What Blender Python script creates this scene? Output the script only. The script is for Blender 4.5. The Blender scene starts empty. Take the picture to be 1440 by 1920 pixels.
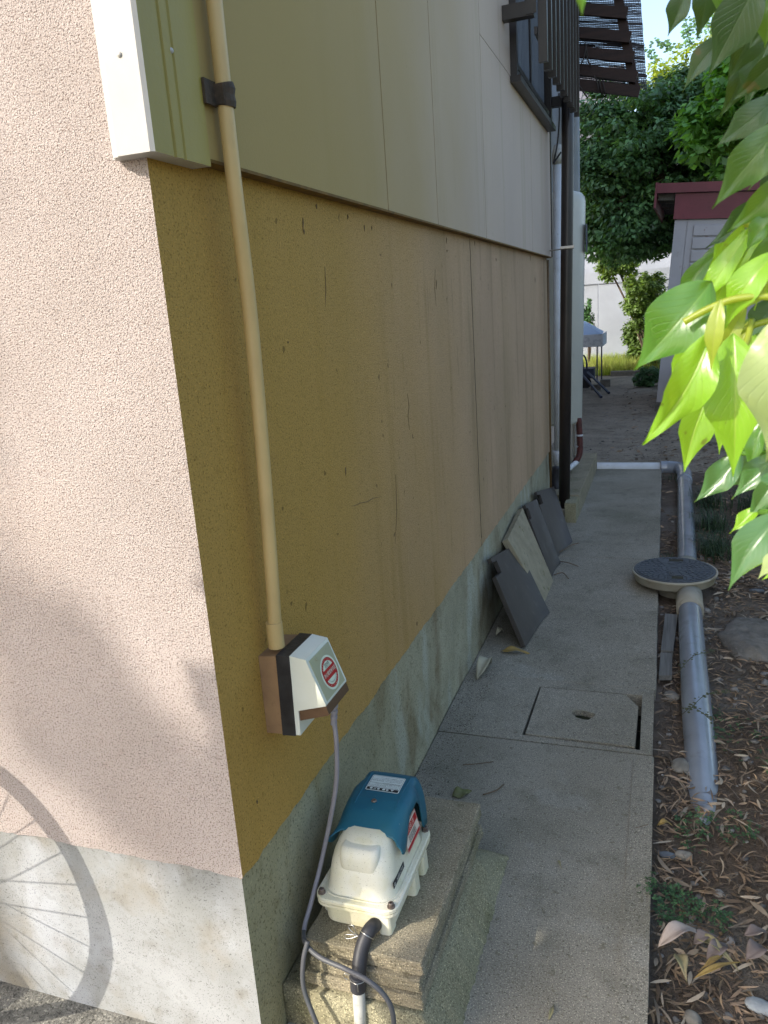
import bpy, bmesh, math, random
import numpy as np
from mathutils import Vector, Matrix
R = math.radians
random.seed(7); rng = np.random.default_rng(7)
S = bpy.context.scene
# ---------------------------------------------------------------- camera
YAW, PITCH, ROLL, FPX = -0.35022, 0.25104, -0.07075, 1475.24
CAM = Vector((0.75564, -1.12128, 1.5))
def cam_axes():
    cy, sy, cp, sp = math.cos(YAW), math.sin(YAW), math.cos(PITCH), math.sin(PITCH)
    F = Vector((sy*cp, cy*cp, -sp)); Rg = Vector((cy, -sy, 0)); U = Rg.cross(F)
    c, s = math.cos(ROLL), math.sin(ROLL)
    return c*Rg+s*U, -s*Rg+c*U, F
CR, CU, CF = cam_axes()
cd = bpy.data.cameras.new('camera'); cam = bpy.data.objects.new('camera', cd)
S.collection.objects.link(cam); S.camera = cam
M = Matrix((CR, CU, -CF)).transposed().to_4x4(); M.translation = CAM
cam.matrix_world = M
cd.sensor_fit = 'VERTICAL'; cd.sensor_height = 36; cd.sensor_width = 27
cd.lens = FPX/1920*36; cd.clip_end = 400; cd.clip_start = 0.02
cd.dof.use_dof = True; cd.dof.focus_distance = 2.2; cd.dof.aperture_fstop = 22
S.render.resolution_x = 768; S.render.resolution_y = 1024
# ---------------------------------------------------------------- light
SUN_AZ, SUN_EL = R(38), R(35)          # sun behind the camera's left shoulder
sdir = Vector((-math.sin(SUN_AZ)*math.cos(SUN_EL), -math.cos(SUN_AZ)*math.cos(SUN_EL), math.sin(SUN_EL)))
w = bpy.data.worlds.new('World'); S.world = w; w.use_nodes = True
nt = w.node_tree; bg = nt.nodes['Background']
sky = nt.nodes.new('ShaderNodeTexSky'); sky.sky_type = 'NISHITA'; sky.sun_disc = False
sky.sun_elevation = SUN_EL; sky.sun_rotation = math.atan2(sdir.x, sdir.y)
sky.air_density = 1.0; sky.dust_density = 2.5; sky.ozone_density = 0.6
nt.links.new(sky.outputs[0], bg.inputs[0]); bg.inputs[1].default_value = 0.15
sl = bpy.data.lights.new('sun', 'SUN'); sl.energy = 2.0; sl.angle = R(0.53); sl.color = (1, 0.93, 0.82)
so = bpy.data.objects.new('sun', sl); S.collection.objects.link(so)
so.rotation_euler = (-sdir).to_track_quat('-Z', 'Y').to_euler()
S.view_settings.view_transform = 'Standard'; S.view_settings.look = 'None'
S.view_settings.exposure = 1.4; S.view_settings.gamma = 1; S.view_settings.use_curve_mapping = False
S.cycles.max_bounces = 8; S.cycles.transparent_max_bounces = 8

# ---------------------------------------------------------------- helpers
def ray(px, py):
    d = CF + CR*((px-720)/FPX) - CU*((py-960)/FPX)
    return d.normalized()
def at(px, py, axis, val):
    """point of the plane axis=val that is seen at photo pixel px,py"""
    d = ray(px, py); t = (val-CAM[axis])/d[axis]
    return CAM + d*t
def atd(px, py, dist):
    return CAM + ray(px, py)*dist

def link(name, me, mat=None, parent=None, smooth=False):
    o = bpy.data.objects.new(name, me)
    if mat is not None and not me.materials: me.materials.append(mat)
    S.collection.objects.link(o)
    if parent is not None: o.parent = parent
    if smooth:
        me.polygons.foreach_set('use_smooth', [True]*len(me.polygons))
    return o
def obj(name, bm, mat=None, parent=None, smooth=False, bevel=0, seg=2):
    if bevel > 0:
        es = [e for e in bm.edges if len(e.link_faces) == 2 and e.calc_face_angle(0) > 0.5]
        bmesh.ops.bevel(bm, geom=es, offset=bevel, segments=seg, affect='EDGES', profile=0.5, clamp_overlap=True)
    bmesh.ops.recalc_face_normals(bm, faces=bm.faces)
    me = bpy.data.meshes.new(name); bm.to_mesh(me); bm.free()
    return link(name, me, mat, parent, smooth)
def tag(o, label=None, cat=None, group=None, kind=None):
    if label: o['label'] = label
    if cat: o['category'] = cat
    if group: o['group'] = group
    if kind: o['kind'] = kind
    return o
def empty(name, loc=(0, 0, 0)):
    o = bpy.data.objects.new(name, None); S.collection.objects.link(o); o.location = loc
    o.empty_display_size = 0.05
    return o
class Thing:
    """an Empty whose parts keep their world coordinates"""
    def __init__(self, name, label, cat, loc=(0, 0, 0), group=None):
        self.e = empty(name, loc); tag(self.e, label, cat, group)
        self.loc = Vector(loc)
    def add(self, o, parent=None):
        if parent is None:
            o.parent = self.e; o.matrix_parent_inverse = Matrix.Translation(-self.loc)
        else:
            o.parent = parent
        return o
def box(bm, x0, x1, y0, y1, z0, z1, mat4=None):
    vs = [bm.verts.new((x, y, z)) for z in (z0, z1) for y in (y0, y1) for x in (x0, x1)]
    for f in ((0, 2, 3, 1), (4, 5, 7, 6), (0, 1, 5, 4), (1, 3, 7, 5), (3, 2, 6, 7), (2, 0, 4, 6)):
        bm.faces.new([vs[i] for i in f])
    if mat4 is not None:
        for v in vs: v.co = mat4 @ v.co
    return vs
def bx(*a, mat4=None):
    bm = bmesh.new(); box(bm, *a, mat4=mat4); return bm
def prism(bm, poly, a0, a1, axis=1):
    """polygon in the two other axes, extruded along axis"""
    def P(p, a):
        return {0: (a, p[0], p[1]), 1: (p[0], a, p[1]), 2: (p[0], p[1], a)}[axis]
    A = [bm.verts.new(P(p, a0)) for p in poly]; B = [bm.verts.new(P(p, a1)) for p in poly]
    n = len(poly)
    bm.faces.new(A); bm.faces.new(B[::-1])
    for i in range(n): bm.faces.new((A[i], B[i], B[(i+1) % n], A[(i+1) % n]))
def smoothpath(pts, n=6):
    pts = [Vector(p) for p in pts]; out = []
    for i in range(len(pts)-1):
        p0 = pts[max(i-1, 0)]; p1 = pts[i]; p2 = pts[i+1]; p3 = pts[min(i+2, len(pts)-1)]
        for k in range(n):
            t = k/n
            out.append(0.5*((2*p1)+(p2-p0)*t+(2*p0-5*p1+4*p2-p3)*t*t+(3*p1-p0-3*p2+p3)*t**3))
    out.append(pts[-1]); return out
def tube(bm, pts, r, n=12, cap=True):
    pts = [Vector(p) for p in pts]; rings = []
    rs = r if isinstance(r, (list, tuple)) else [r]*len(pts)
    t0 = (pts[1]-pts[0]).normalized()
    u = t0.orthogonal().normalized()
    for i, p in enumerate(pts):
        a = pts[max(i-1, 0)]; b = pts[min(i+1, len(pts)-1)]
        t = (b-a).normalized(); u = (u-t*u.dot(t)).normalized(); v = t.cross(u)
        rings.append([bm.verts.new(p+(u*math.cos(2*math.pi*k/n)+v*math.sin(2*math.pi*k/n))*rs[i]) for k in range(n)])
    for a, b in zip(rings, rings[1:]):
        for k in range(n): bm.faces.new((a[k], a[(k+1) % n], b[(k+1) % n], b[k]))
    if cap:
        bm.faces.new(rings[0][::-1]); bm.faces.new(rings[-1])
def tb(pts, r, n=12, cap=True):
    bm = bmesh.new(); tube(bm, pts, r, n, cap); return bm
def lathe(bm, prof, c=(0, 0, 0), n=48, close=True):
    rings = []
    for r, z in prof:
        rings.append([bm.verts.new((c[0]+r*math.cos(2*math.pi*k/n), c[1]+r*math.sin(2*math.pi*k/n), c[2]+z)) for k in range(n)])
    for a, b in zip(rings, rings[1:]):
        for k in range(n): bm.faces.new((a[k], a[(k+1) % n], b[(k+1) % n], b[k]))
    if close:
        bm.faces.new(rings[0][::-1]); bm.faces.new(rings[-1])
def rrect(cx, cy, w, d, r, n=6):
    out = []
    for qx, qy, a0 in ((1, 1, 0), (-1, 1, 90), (-1, -1, 180), (1, -1, 270)):
        for k in range(n+1):
            a = R(a0+90*k/n)
            out.append((cx+qx*(w/2-r)+r*math.cos(a), cy+qy*(d/2-r)+r*math.sin(a)))
    return out
def loft(bm, rings):
    """rings: list of (poly2d, z)"""
    V = [[bm.verts.new((x, y, z)) for x, y in poly] for poly, z in rings]
    n = len(V[0])
    for a, b in zip(V, V[1:]):
        for k in range(n): bm.faces.new((a[k], a[(k+1) % n], b[(k+1) % n], b[k]))
    bm.faces.new(V[0][::-1]); bm.faces.new(V[-1])
def quadplate(bm, c4, th):
    """a plate from four corners (counter-clockwise seen from its front), thickness going back"""
    c = [Vector(p) for p in c4]
    nrm = (c[1]-c[0]).cross(c[3]-c[0]).normalized()
    A = [bm.verts.new(p) for p in c]; B = [bm.verts.new(p-nrm*th) for p in c]
    bm.faces.new(A); bm.faces.new(B[::-1])
    for i in range(4): bm.faces.new((A[i], B[i], B[(i+1) % 4], A[(i+1) % 4]))
    return nrm
def text(name, s, size, mat, mw, parent, align='CENTER', shear=0.0, sx=1.0, bold=0):
    """flat lettering turned into a mesh, standing at matrix mw"""
    c = bpy.data.curves.new(name, 'FONT'); c.body = s; c.size = size; c.align_x = align; c.align_y = 'CENTER'
    c.shear = shear; c.offset = bold
    o = bpy.data.objects.new(name, c); S.collection.objects.link(o)
    bpy.context.view_layer.update()
    me = bpy.data.meshes.new_from_object(o.evaluated_get(bpy.context.evaluated_depsgraph_get()))
    bpy.data.objects.remove(o); bpy.data.curves.remove(c)
    me.transform(mw @ Matrix.Diagonal((sx, 1, 1, 1)))
    me.materials.clear()
    return link(name, me, mat, parent)
def frame(o, u, v):
    """matrix with local x=u, y=v, z=u x v at o"""
    u = Vector(u).normalized(); v = Vector(v); v = (v-u*v.dot(u)).normalized(); n = u.cross(v)
    m = Matrix((u, v, n)).transposed().to_4x4(); m.translation = Vector(o); return m

# ---------------------------------------------------------------- materials
def mat(name, c1, c2=None, scale=6, rough=0.7, spec=0.4, bumps=(), layers=(), detail=6, metal=0, coat=0,
        stretch=(1, 1, 1), lo=0.35, hi=0.65, island=0.0, transl=0.0, bounce_tint=None):
    """bumps: (kind, scale, strength, distance[, stretch]); layers: (scale, lo, hi, colour, amount[, stretch])"""
    m = bpy.data.materials.new(name); m.use_nodes = True; t = m.node_tree; N = t.nodes; L = t.links
    b = N['Principled BSDF']; b.inputs['Roughness'].default_value = rough
    b.inputs['Specular IOR Level'].default_value = spec; b.inputs['Metallic'].default_value = metal
    if coat: b.inputs['Coat Weight'].default_value = coat; b.inputs['Coat Roughness'].default_value = 0.12
    geo = N.new('ShaderNodeNewGeometry')
    def pos(st):
        if tuple(st) == (1, 1, 1): return geo.outputs['Position']
        mp = N.new('ShaderNodeMapping'); mp.inputs['Scale'].default_value = st
        L.new(geo.outputs['Position'], mp.inputs[0]); return mp.outputs[0]
    def noise(sc, st, det=6, rg=0.55):
        n = N.new('ShaderNodeTexNoise'); n.inputs['Scale'].default_value = sc; n.inputs['Detail'].default_value = det
        n.inputs['Roughness'].default_value = rg; L.new(pos(st), n.inputs['Vector']); return n.outputs[0]
    def ramp(src, lo, hi):
        r = N.new('ShaderNodeMapRange'); r.inputs[1].default_value = lo; r.inputs[2].default_value = hi
        L.new(src, r.inputs[0]); return r.outputs[0]
    def mix(fac, a, bb):
        x = N.new('ShaderNodeMix'); x.data_type = 'RGBA'
        if isinstance(fac, float): x.inputs[0].default_value = fac
        else: L.new(fac, x.inputs[0])
        for sck, v in ((6, a), (7, bb)):
            if isinstance(v, tuple): x.inputs[sck].default_value = (*v, 1)
            else: L.new(v, x.inputs[sck])
        return x.outputs[2]
    col = c1
    if c2 is not None:
        col = mix(ramp(noise(scale, stretch, detail), lo, hi), c1, c2)
    for ly in layers:
        st = ly[5] if len(ly) > 5 else (1, 1, 1)
        f = ramp(noise(ly[0], st), ly[1], ly[2])
        mm = N.new('ShaderNodeMath'); mm.operation = 'MULTIPLY'; mm.inputs[1].default_value = ly[4]; L.new(f, mm.inputs[0])
        col = mix(mm.outputs[0], col, ly[3])
    if bounce_tint:      # yellow bounce light painted into the colour, strongest at the corner: (y of full, y of none, colour, amount)
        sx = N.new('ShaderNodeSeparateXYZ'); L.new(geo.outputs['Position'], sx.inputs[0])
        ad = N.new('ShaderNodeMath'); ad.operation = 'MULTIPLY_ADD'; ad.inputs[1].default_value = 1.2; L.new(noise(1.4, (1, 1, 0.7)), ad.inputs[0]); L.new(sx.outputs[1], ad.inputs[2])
        r = N.new('ShaderNodeMapRange'); r.interpolation_type = 'SMOOTHSTEP'; r.inputs[1].default_value = bounce_tint[0]+0.6; r.inputs[2].default_value = bounce_tint[1]+0.6; r.inputs[3].default_value = bounce_tint[3]; r.inputs[4].default_value = 0
        L.new(ad.outputs[0], r.inputs[0]); col = mix(r.outputs[0], col, bounce_tint[2])
    if island:
        hs = N.new('ShaderNodeHueSaturation')
        r = N.new('ShaderNodeMapRange'); r.inputs[3].default_value = 1-island; r.inputs[4].default_value = 1+island
        L.new(geo.outputs['Random Per Island'], r.inputs[0]); L.new(r.outputs[0], hs.inputs['Value'])
        if isinstance(col, tuple): hs.inputs['Color'].default_value = (*col, 1)
        else: L.new(col, hs.inputs['Color'])
        col = hs.outputs[0]
    if isinstance(col, tuple): b.inputs['Base Color'].default_value = (*col, 1)
    else: L.new(col, b.inputs['Base Color'])
    prev = None
    for bp in bumps:
        kind, sc, st, di = bp[:4]; stv = bp[4] if len(bp) > 4 else (1, 1, 1)
        if kind == 'vor':
            n = N.new('ShaderNodeTexVoronoi'); n.inputs['Scale'].default_value = sc; n.feature = 'SMOOTH_F1'
            n.inputs['Smoothness'].default_value = 0.6
            L.new(pos(stv), n.inputs['Vector']); h = n.outputs['Distance']
            iv = N.new('ShaderNodeMath'); iv.operation = 'SUBTRACT'; iv.inputs[0].default_value = 1; L.new(h, iv.inputs[1]); h = iv.outputs[0]
        else:
            h = noise(sc, stv, 5, 0.6)
        bu = N.new('ShaderNodeBump'); bu.inputs['Strength'].default_value = st; bu.inputs['Distance'].default_value = di
        L.new(h, bu.inputs['Height'])
        if prev is not None: L.new(prev, bu.inputs['Normal'])
        prev = bu.outputs[0]
    if prev is not None: L.new(prev, b.inputs['Normal'])
    if transl:
        tr = N.new('ShaderNodeBsdfTranslucent'); ms = N.new('ShaderNodeMixShader'); ms.inputs[0].default_value = transl
        if isinstance(col, tuple): tr.inputs[0].default_value = (*col, 1)
        else:
            g = N.new('ShaderNodeMix'); g.data_type = 'RGBA'; g.blend_type = 'MULTIPLY'; g.inputs[0].default_value = 1
            g.inputs[7].default_value = (1.9, 1.7, 0.5, 1); L.new(col, g.inputs[6]); L.new(g.outputs[2], tr.inputs[0])
        out = N['Material Output']
        L.new(b.outputs[0], ms.inputs[1]); L.new(tr.outputs[0], ms.inputs[2]); L.new(ms.outputs[0], out.inputs[0])
    return m

stucco_front = mat('stucco_front', (0.46, 0.40, 0.37), (0.40, 0.345, 0.315), 3, 0.85, 0.3,
    bumps=[('noise', 330, 0.8, 0.003), ('vor', 420, 0.7, 0.002)],
    layers=[(0.9, 0.5, 0.75, (0.48, 0.39, 0.335), 0.6)])
stucco_side = mat('stucco_side', (0.50, 0.345, 0.22), (0.43, 0.30, 0.19), 1.3, 0.85, 0.3,  # same pink-beige stucco as the front; olive bounce light is in this colour
    bumps=[('noise', 260, 0.9, 0.003), ('vor', 330, 0.6, 0.002)], bounce_tint=(0.1, 2.6, (0.47, 0.285, 0.055), 0.9),
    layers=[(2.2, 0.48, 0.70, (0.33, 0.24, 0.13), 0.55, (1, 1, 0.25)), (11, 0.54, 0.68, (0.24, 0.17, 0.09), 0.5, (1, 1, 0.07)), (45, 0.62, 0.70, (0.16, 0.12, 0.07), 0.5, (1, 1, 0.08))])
def speckle(m, defs):
    """fine light and dark grains over whatever colour the material has: (scale, lo, hi, factor colour, amount)"""
    t = m.node_tree; N = t.nodes; L = t.links; b = N['Principled BSDF']; sock = b.inputs['Base Color']
    geo = N.new('ShaderNodeNewGeometry')
    for sc, lo, hi, c, am in defs:
        n = N.new('ShaderNodeTexNoise'); n.inputs['Scale'].default_value = sc; n.inputs['Detail'].default_value = 2; L.new(geo.outputs['Position'], n.inputs['Vector'])
        r = N.new('ShaderNodeMapRange'); r.inputs[1].default_value = lo; r.inputs[2].default_value = hi; r.inputs[4].default_value = am; L.new(n.outputs[0], r.inputs[0])
        x = N.new('ShaderNodeMix'); x.data_type = 'RGBA'; x.blend_type = 'MULTIPLY'; L.new(r.outputs[0], x.inputs[0]); x.inputs[7].default_value = (*c, 1); x.clamp_result = False
        src = sock.links[0].from_socket if sock.links else None
        if src: L.new(src, x.inputs[6])
        else: x.inputs[6].default_value = sock.default_value
        L.new(x.outputs[2], sock)
speckle(stucco_front, [(300, 0.54, 0.62, (0.45, 0.41, 0.39), 0.95), (290, 0.58, 0.66, (1.25, 1.25, 1.25), 0.7), (40, 0.6, 0.7, (0.88, 0.85, 0.83), 0.6)])
speckle(stucco_side, [(240, 0.56, 0.66, (0.45, 0.42, 0.35), 0.8), (200, 0.60, 0.68, (1.5, 1.4, 1.3), 0.6), (60, 0.60, 0.70, (0.72, 0.7, 0.62), 0.5), (24, 0.71, 0.74, (0.3, 0.28, 0.25), 0.7)])
found_front = mat('foundation_render', (0.36, 0.37, 0.375), (0.22, 0.225, 0.21), 2.6, 0.8, 0.3,
    bumps=[('noise', 90, 0.3, 0.002), ('noise', 5, 0.3, 0.01)],
    layers=[(3.6, 0.5, 0.66, (0.25, 0.215, 0.155), 0.75), (5, 0.52, 0.66, (0.42, 0.44, 0.47), 0.7, (1, 1, 0.6)), (14, 0.55, 0.75, (0.20, 0.19, 0.165), 0.5)])
speckle(found_front, [(420, 0.62, 0.68, (0.25, 0.25, 0.25), 0.8), (200, 0.66, 0.70, (0.3, 0.3, 0.3), 0.7), (60, 0.60, 0.7, (0.75, 0.74, 0.7), 0.5)])
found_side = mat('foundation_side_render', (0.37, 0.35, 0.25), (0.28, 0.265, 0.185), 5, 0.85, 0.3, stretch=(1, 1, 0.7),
    bumps=[('noise', 110, 0.6, 0.003), ('noise', 12, 0.5, 0.01, (1, 1, 0.5))], bounce_tint=(0.1, 1.6, (0.29, 0.26, 0.13), 0.6),  # yellower corner end is bounced light painted in
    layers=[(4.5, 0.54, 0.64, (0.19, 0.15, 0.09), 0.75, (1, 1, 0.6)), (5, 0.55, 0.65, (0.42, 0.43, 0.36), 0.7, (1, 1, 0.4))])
speckle(found_side, [(180, 0.57, 0.66, (0.4, 0.4, 0.35), 0.8), (220, 0.60, 0.68, (1.5, 1.5, 1.4), 0.6), (30, 0.58, 0.72, (0.7, 0.68, 0.6), 0.6)])
concrete = mat('path_concrete', (0.28, 0.258, 0.208), (0.22, 0.20, 0.155), 2.2, 0.85, 0.35,
    bumps=[('noise', 260, 0.9, 0.0018), ('noise', 9, 0.25, 0.006)],
    layers=[(1.3, 0.50, 0.66, (0.15, 0.14, 0.10), 0.7), (7, 0.54, 0.70, (0.15, 0.14, 0.105), 0.6), (3, 0.60, 0.64, (0.30, 0.29, 0.25), 0.4)])
SPK = [(240, 0.58, 0.66, (0.35, 0.35, 0.33), 0.85), (300, 0.58, 0.66, (2.3, 2.3, 2.25), 0.8), (110, 0.62, 0.70, (0.5, 0.5, 0.47), 0.7), (38, 0.64, 0.70, (0.62, 0.6, 0.52), 0.6)]
speckle(concrete, SPK)
apron_m = mat('apron_concrete', (0.22, 0.21, 0.18), (0.12, 0.115, 0.10), 40, 0.9, 0.3,
    bumps=[('noise', 160, 0.9, 0.005)], layers=[(3, 0.5, 0.7, (0.28, 0.27, 0.24), 0.6)])
speckle(apron_m, [(150, 0.56, 0.64, (0.35, 0.35, 0.33), 0.85), (140, 0.58, 0.66, (2.0, 2.0, 1.95), 0.8)])
paver_m = mat('paver_concrete', (0.27, 0.235, 0.165), (0.20, 0.175, 0.115), 8, 0.9, 0.3,
    bumps=[('noise', 260, 0.9, 0.002), ('noise', 30, 0.5, 0.006)],
    layers=[(5, 0.55, 0.7, (0.15, 0.14, 0.07), 0.55)])
speckle(paver_m, SPK)
mortar_m = mat('mossy_mortar', (0.27, 0.25, 0.165), (0.22, 0.20, 0.125), 6, 0.9, 0.3,
    bumps=[('noise', 90, 0.6, 0.004), ('noise', 14, 0.6, 0.012)], layers=[(9, 0.55, 0.68, (0.15, 0.145, 0.075), 0.5)])
speckle(mortar_m, SPK[:3])
siding_m = mat('siding_panel_paint', (0.50, 0.41, 0.335), (0.45, 0.37, 0.305), 1.1, 0.75, 0.2, bounce_tint=(0.3, 3.0, (0.37, 0.27, 0.085), 0.9),  # corner tint stands for yellow bounced light
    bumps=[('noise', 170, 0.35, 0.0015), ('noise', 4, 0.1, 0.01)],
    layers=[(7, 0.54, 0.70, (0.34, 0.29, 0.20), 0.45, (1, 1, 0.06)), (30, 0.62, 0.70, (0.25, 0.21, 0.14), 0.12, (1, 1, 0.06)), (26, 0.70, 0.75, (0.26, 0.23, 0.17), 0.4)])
trim_m = mat('trim_paint', (0.47, 0.46, 0.435), (0.43, 0.42, 0.39), 8, 0.45, 0.4, bumps=[('noise', 300, 0.1, 0.001)],
    layers=[(5, 0.62, 0.8, (0.42, 0.38, 0.28), 0.4, (1, 1, 0.2))])
trim_side_m = mat('trim_side_bounce', (0.33, 0.265, 0.055), (0.28, 0.22, 0.045), 5, 0.5, 0.4, stretch=(1, 1, 0.2),
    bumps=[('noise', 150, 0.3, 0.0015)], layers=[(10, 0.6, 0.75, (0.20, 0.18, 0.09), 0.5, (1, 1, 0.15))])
groove_m = mat('sealant', (0.20, 0.11, 0.02), (0.11, 0.065, 0.015), 30, 0.8)
conduit_m = mat('conduit_plastic', (0.60, 0.43, 0.185), (0.54, 0.385, 0.165), 10, 0.42, 0.45, layers=[(25, 0.62, 0.75, (0.40, 0.30, 0.14), 0.4, (1, 1, 0.3)), (300, 0.70, 0.74, (0.2, 0.15, 0.08), 0.5)], bumps=[('noise', 90, 0.1, 0.001)])
darkclamp_m = mat('rusty_clamp', (0.035, 0.028, 0.02), (0.08, 0.055, 0.035), 60, 0.7, 0.4, bumps=[('noise', 200, 0.6, 0.002)])
ivory_m = mat('ivory_plastic', (0.76, 0.735, 0.60), (0.71, 0.66, 0.47), 7, 0.42, 0.45, layers=[(190, 0.72, 0.76, (0.15, 0.15, 0.10), 0.7), (14, 0.55, 0.75, (0.60, 0.60, 0.40), 0.5), (5, 0.55, 0.7, (0.77, 0.77, 0.71), 0.6)], bumps=[('noise', 260, 0.08, 0.0006)])
speckle(ivory_m, [(420, 0.66, 0.70, (0.35, 0.33, 0.25), 0.7), (18, 0.56, 0.70, (0.88, 0.86, 0.70), 0.8)])
teal_m = mat('teal_plastic', (0.010, 0.10, 0.155), (0.013, 0.125, 0.19), 9, 0.42, 0.4, layers=[(160, 0.70, 0.74, (0.25, 0.33, 0.33), 0.5), (9, 0.5, 0.75, (0.03, 0.115, 0.13), 0.5)], bumps=[('noise', 300, 0.06, 0.0005)])
white_pl = mat('white_plastic', (0.72, 0.74, 0.66), (0.66, 0.68, 0.58), 9, 0.4, 0.45, layers=[(200, 0.7, 0.75, (0.4, 0.38, 0.28), 0.4)])
cover_face = mat('aged_cover_face', (0.40, 0.40, 0.25), (0.36, 0.365, 0.24), 12, 0.5, 0.4)
brown_pl = mat('brown_plastic', (0.27, 0.16, 0.085), (0.33, 0.20, 0.10), 20, 0.55, 0.35, layers=[(60, 0.6, 0.7, (0.20, 0.12, 0.06), 0.5)])
darkbrown_pl = mat('dark_brown_plastic', (0.10, 0.055, 0.028), (0.13, 0.075, 0.04), 20, 0.5, 0.35)
tape_m = mat('black_tape', (0.012, 0.012, 0.015), (0.03, 0.03, 0.033), 30, 0.38, 0.5, bumps=[('noise', 40, 0.35, 0.003, (3, 3, 1))])
rubber_m = mat('black_rubber', (0.022, 0.023, 0.028), (0.04, 0.04, 0.046), 20, 0.5, 0.4, layers=[(230, 0.70, 0.74, (0.3, 0.3, 0.3), 0.4)])
cable_m = mat('grey_cable', (0.27, 0.26, 0.29), (0.22, 0.21, 0.235), 20, 0.45, 0.4, layers=[(18, 0.66, 0.72, (0.14, 0.07, 0.04), 0.6)])
cable_dark = mat('dark_grey_cable', (0.075, 0.08, 0.085), (0.10, 0.10, 0.11), 20, 0.45, 0.4)
pipe_pl = mat('weathered_pvc', (0.50, 0.50, 0.46), (0.40, 0.40, 0.36), 20, 0.6, 0.35, layers=[(60, 0.55, 0.68, (0.27, 0.25, 0.20), 0.6)])
steel_m = mat('galvanised_wire', (0.55, 0.54, 0.52), None, 1, 0.35, 0.5, metal=1)
screw_m = mat('rusty_screw', (0.13, 0.10, 0.085), (0.30, 0.24, 0.2), 90, 0.5, 0.5, metal=0.6)
red_m = mat('red_ink', (0.42, 0.01, 0.012), None, rough=0.45); whiteink = mat('sticker_white', (0.66, 0.72, 0.56), None, rough=0.4)
whitelab = mat('label_white', (0.62, 0.70, 0.66), None, rough=0.4); blackink = mat('black_ink', (0.015, 0.015, 0.018), None, rough=0.5)
pinkink = mat('pale_red_ink', (0.75, 0.45, 0.38), None, rough=0.5); silverink = mat('silver_ink', (0.55, 0.55, 0.5), None, rough=0.4)
dark_frame = mat('dark_bronze_metal', (0.012, 0.009, 0.008), (0.018, 0.014, 0.011), 20, 0.38, 0.5, bumps=[('noise', 300, 0.05, 0.0005)])
bar_m = mat('bronze_bars', (0.024, 0.019, 0.014), (0.03, 0.024, 0.018), 20, 0.35, 0.5)
glass_m = mat('window_glass', (0.03, 0.045, 0.06), None, rough=0.08, spec=0.8)
curtain_m = mat('grey_blind', (0.10, 0.115, 0.14), (0.14, 0.155, 0.18), 10, 0.6, 0.4, stretch=(1, 4, 0.1))
wood_brown = mat('stained_timber', (0.018, 0.009, 0.007), (0.032, 0.015, 0.011), 14, 0.65, 0.35, stretch=(0.3, 1, 3), bumps=[('noise', 60, 0.3, 0.002, (0.2, 1, 3))])
tile_m = mat('dark_roof_tile', (0.045, 0.038, 0.033), (0.06, 0.051, 0.045), 9, 0.5, 0.4, bumps=[('noise', 200, 0.15, 0.001), ('noise', 10, 0.2, 0.006)],
    layers=[(18, 0.6, 0.75, (0.15, 0.14, 0.125), 0.35), (240, 0.70, 0.74, (0.35, 0.34, 0.3), 0.5)])
oldslab_m = mat('old_white_slab', (0.33, 0.29, 0.20), (0.26, 0.225, 0.15), 14, 0.85, 0.3, bumps=[('noise', 60, 0.5, 0.004)],
    layers=[(16, 0.60, 0.66, (0.15, 0.14, 0.05), 0.8), (45, 0.60, 0.66, (0.17, 0.16, 0.12), 0.7, (1, 1, 0.4)), (130, 0.62, 0.7, (0.12, 0.11, 0.09), 0.6)])
grey_pipe = mat('silver_grey_pipe', (0.24, 0.275, 0.32), (0.19, 0.215, 0.25), 5, 0.25, 0.8, bumps=[('noise', 20, 0.1, 0.004), ('noise', 240, 0.05, 0.001)],
    layers=[(9, 0.58, 0.72, (0.11, 0.10, 0.085), 0.55), (120, 0.68, 0.73, (0.06, 0.05, 0.04), 0.6)], coat=0.3)
lid_m = mat('cast_lid', (0.055, 0.064, 0.075), (0.075, 0.084, 0.095), 12, 0.45, 0.5, layers=[(30, 0.62, 0.72, (0.13, 0.12, 0.10), 0.4)])
rim_m = mat('beige_chamber_plastic', (0.36, 0.34, 0.28), (0.30, 0.275, 0.215), 9, 0.6, 0.35, layers=[(12, 0.58, 0.7, (0.16, 0.13, 0.08), 0.6)])
black_pipe = mat('black_brown_downpipe', (0.018, 0.014, 0.013), (0.026, 0.02, 0.018), 8, 0.35, 0.5)
tank_m = mat('tank_enamel', (0.50, 0.50, 0.44), (0.46, 0.46, 0.41), 4, 0.35, 0.5, layers=[(9, 0.62, 0.75, (0.35, 0.33, 0.27), 0.4)])
white_pvc = mat('white_pvc', (0.62, 0.64, 0.66), (0.54, 0.55, 0.56), 10, 0.5, 0.4, layers=[(25, 0.6, 0.7, (0.33, 0.32, 0.30), 0.5)])
brown_pole = mat('brown_pole_paint', (0.17, 0.10, 0.035), (0.12, 0.07, 0.025), 30, 0.5)
redpipe_m = mat('red_lagging', (0.10, 0.022, 0.017), (0.06, 0.018, 0.014), 30, 0.6)
wood_grey = mat('grey_weathered_wood', (0.19, 0.19, 0.175), (0.12, 0.12, 0.11), 70, 0.85, 0.25, stretch=(1.2, 0.05, 1), bumps=[('noise', 160, 0.8, 0.003, (1.2, 0.05, 1))])
stone_m = mat('garden_stone', (0.19, 0.18, 0.16), (0.11, 0.105, 0.092), 14, 0.9, 0.3, bumps=[('noise', 40, 0.8, 0.01)], layers=[(60, 0.6, 0.7, (0.25, 0.24, 0.22), 0.5)])
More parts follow.
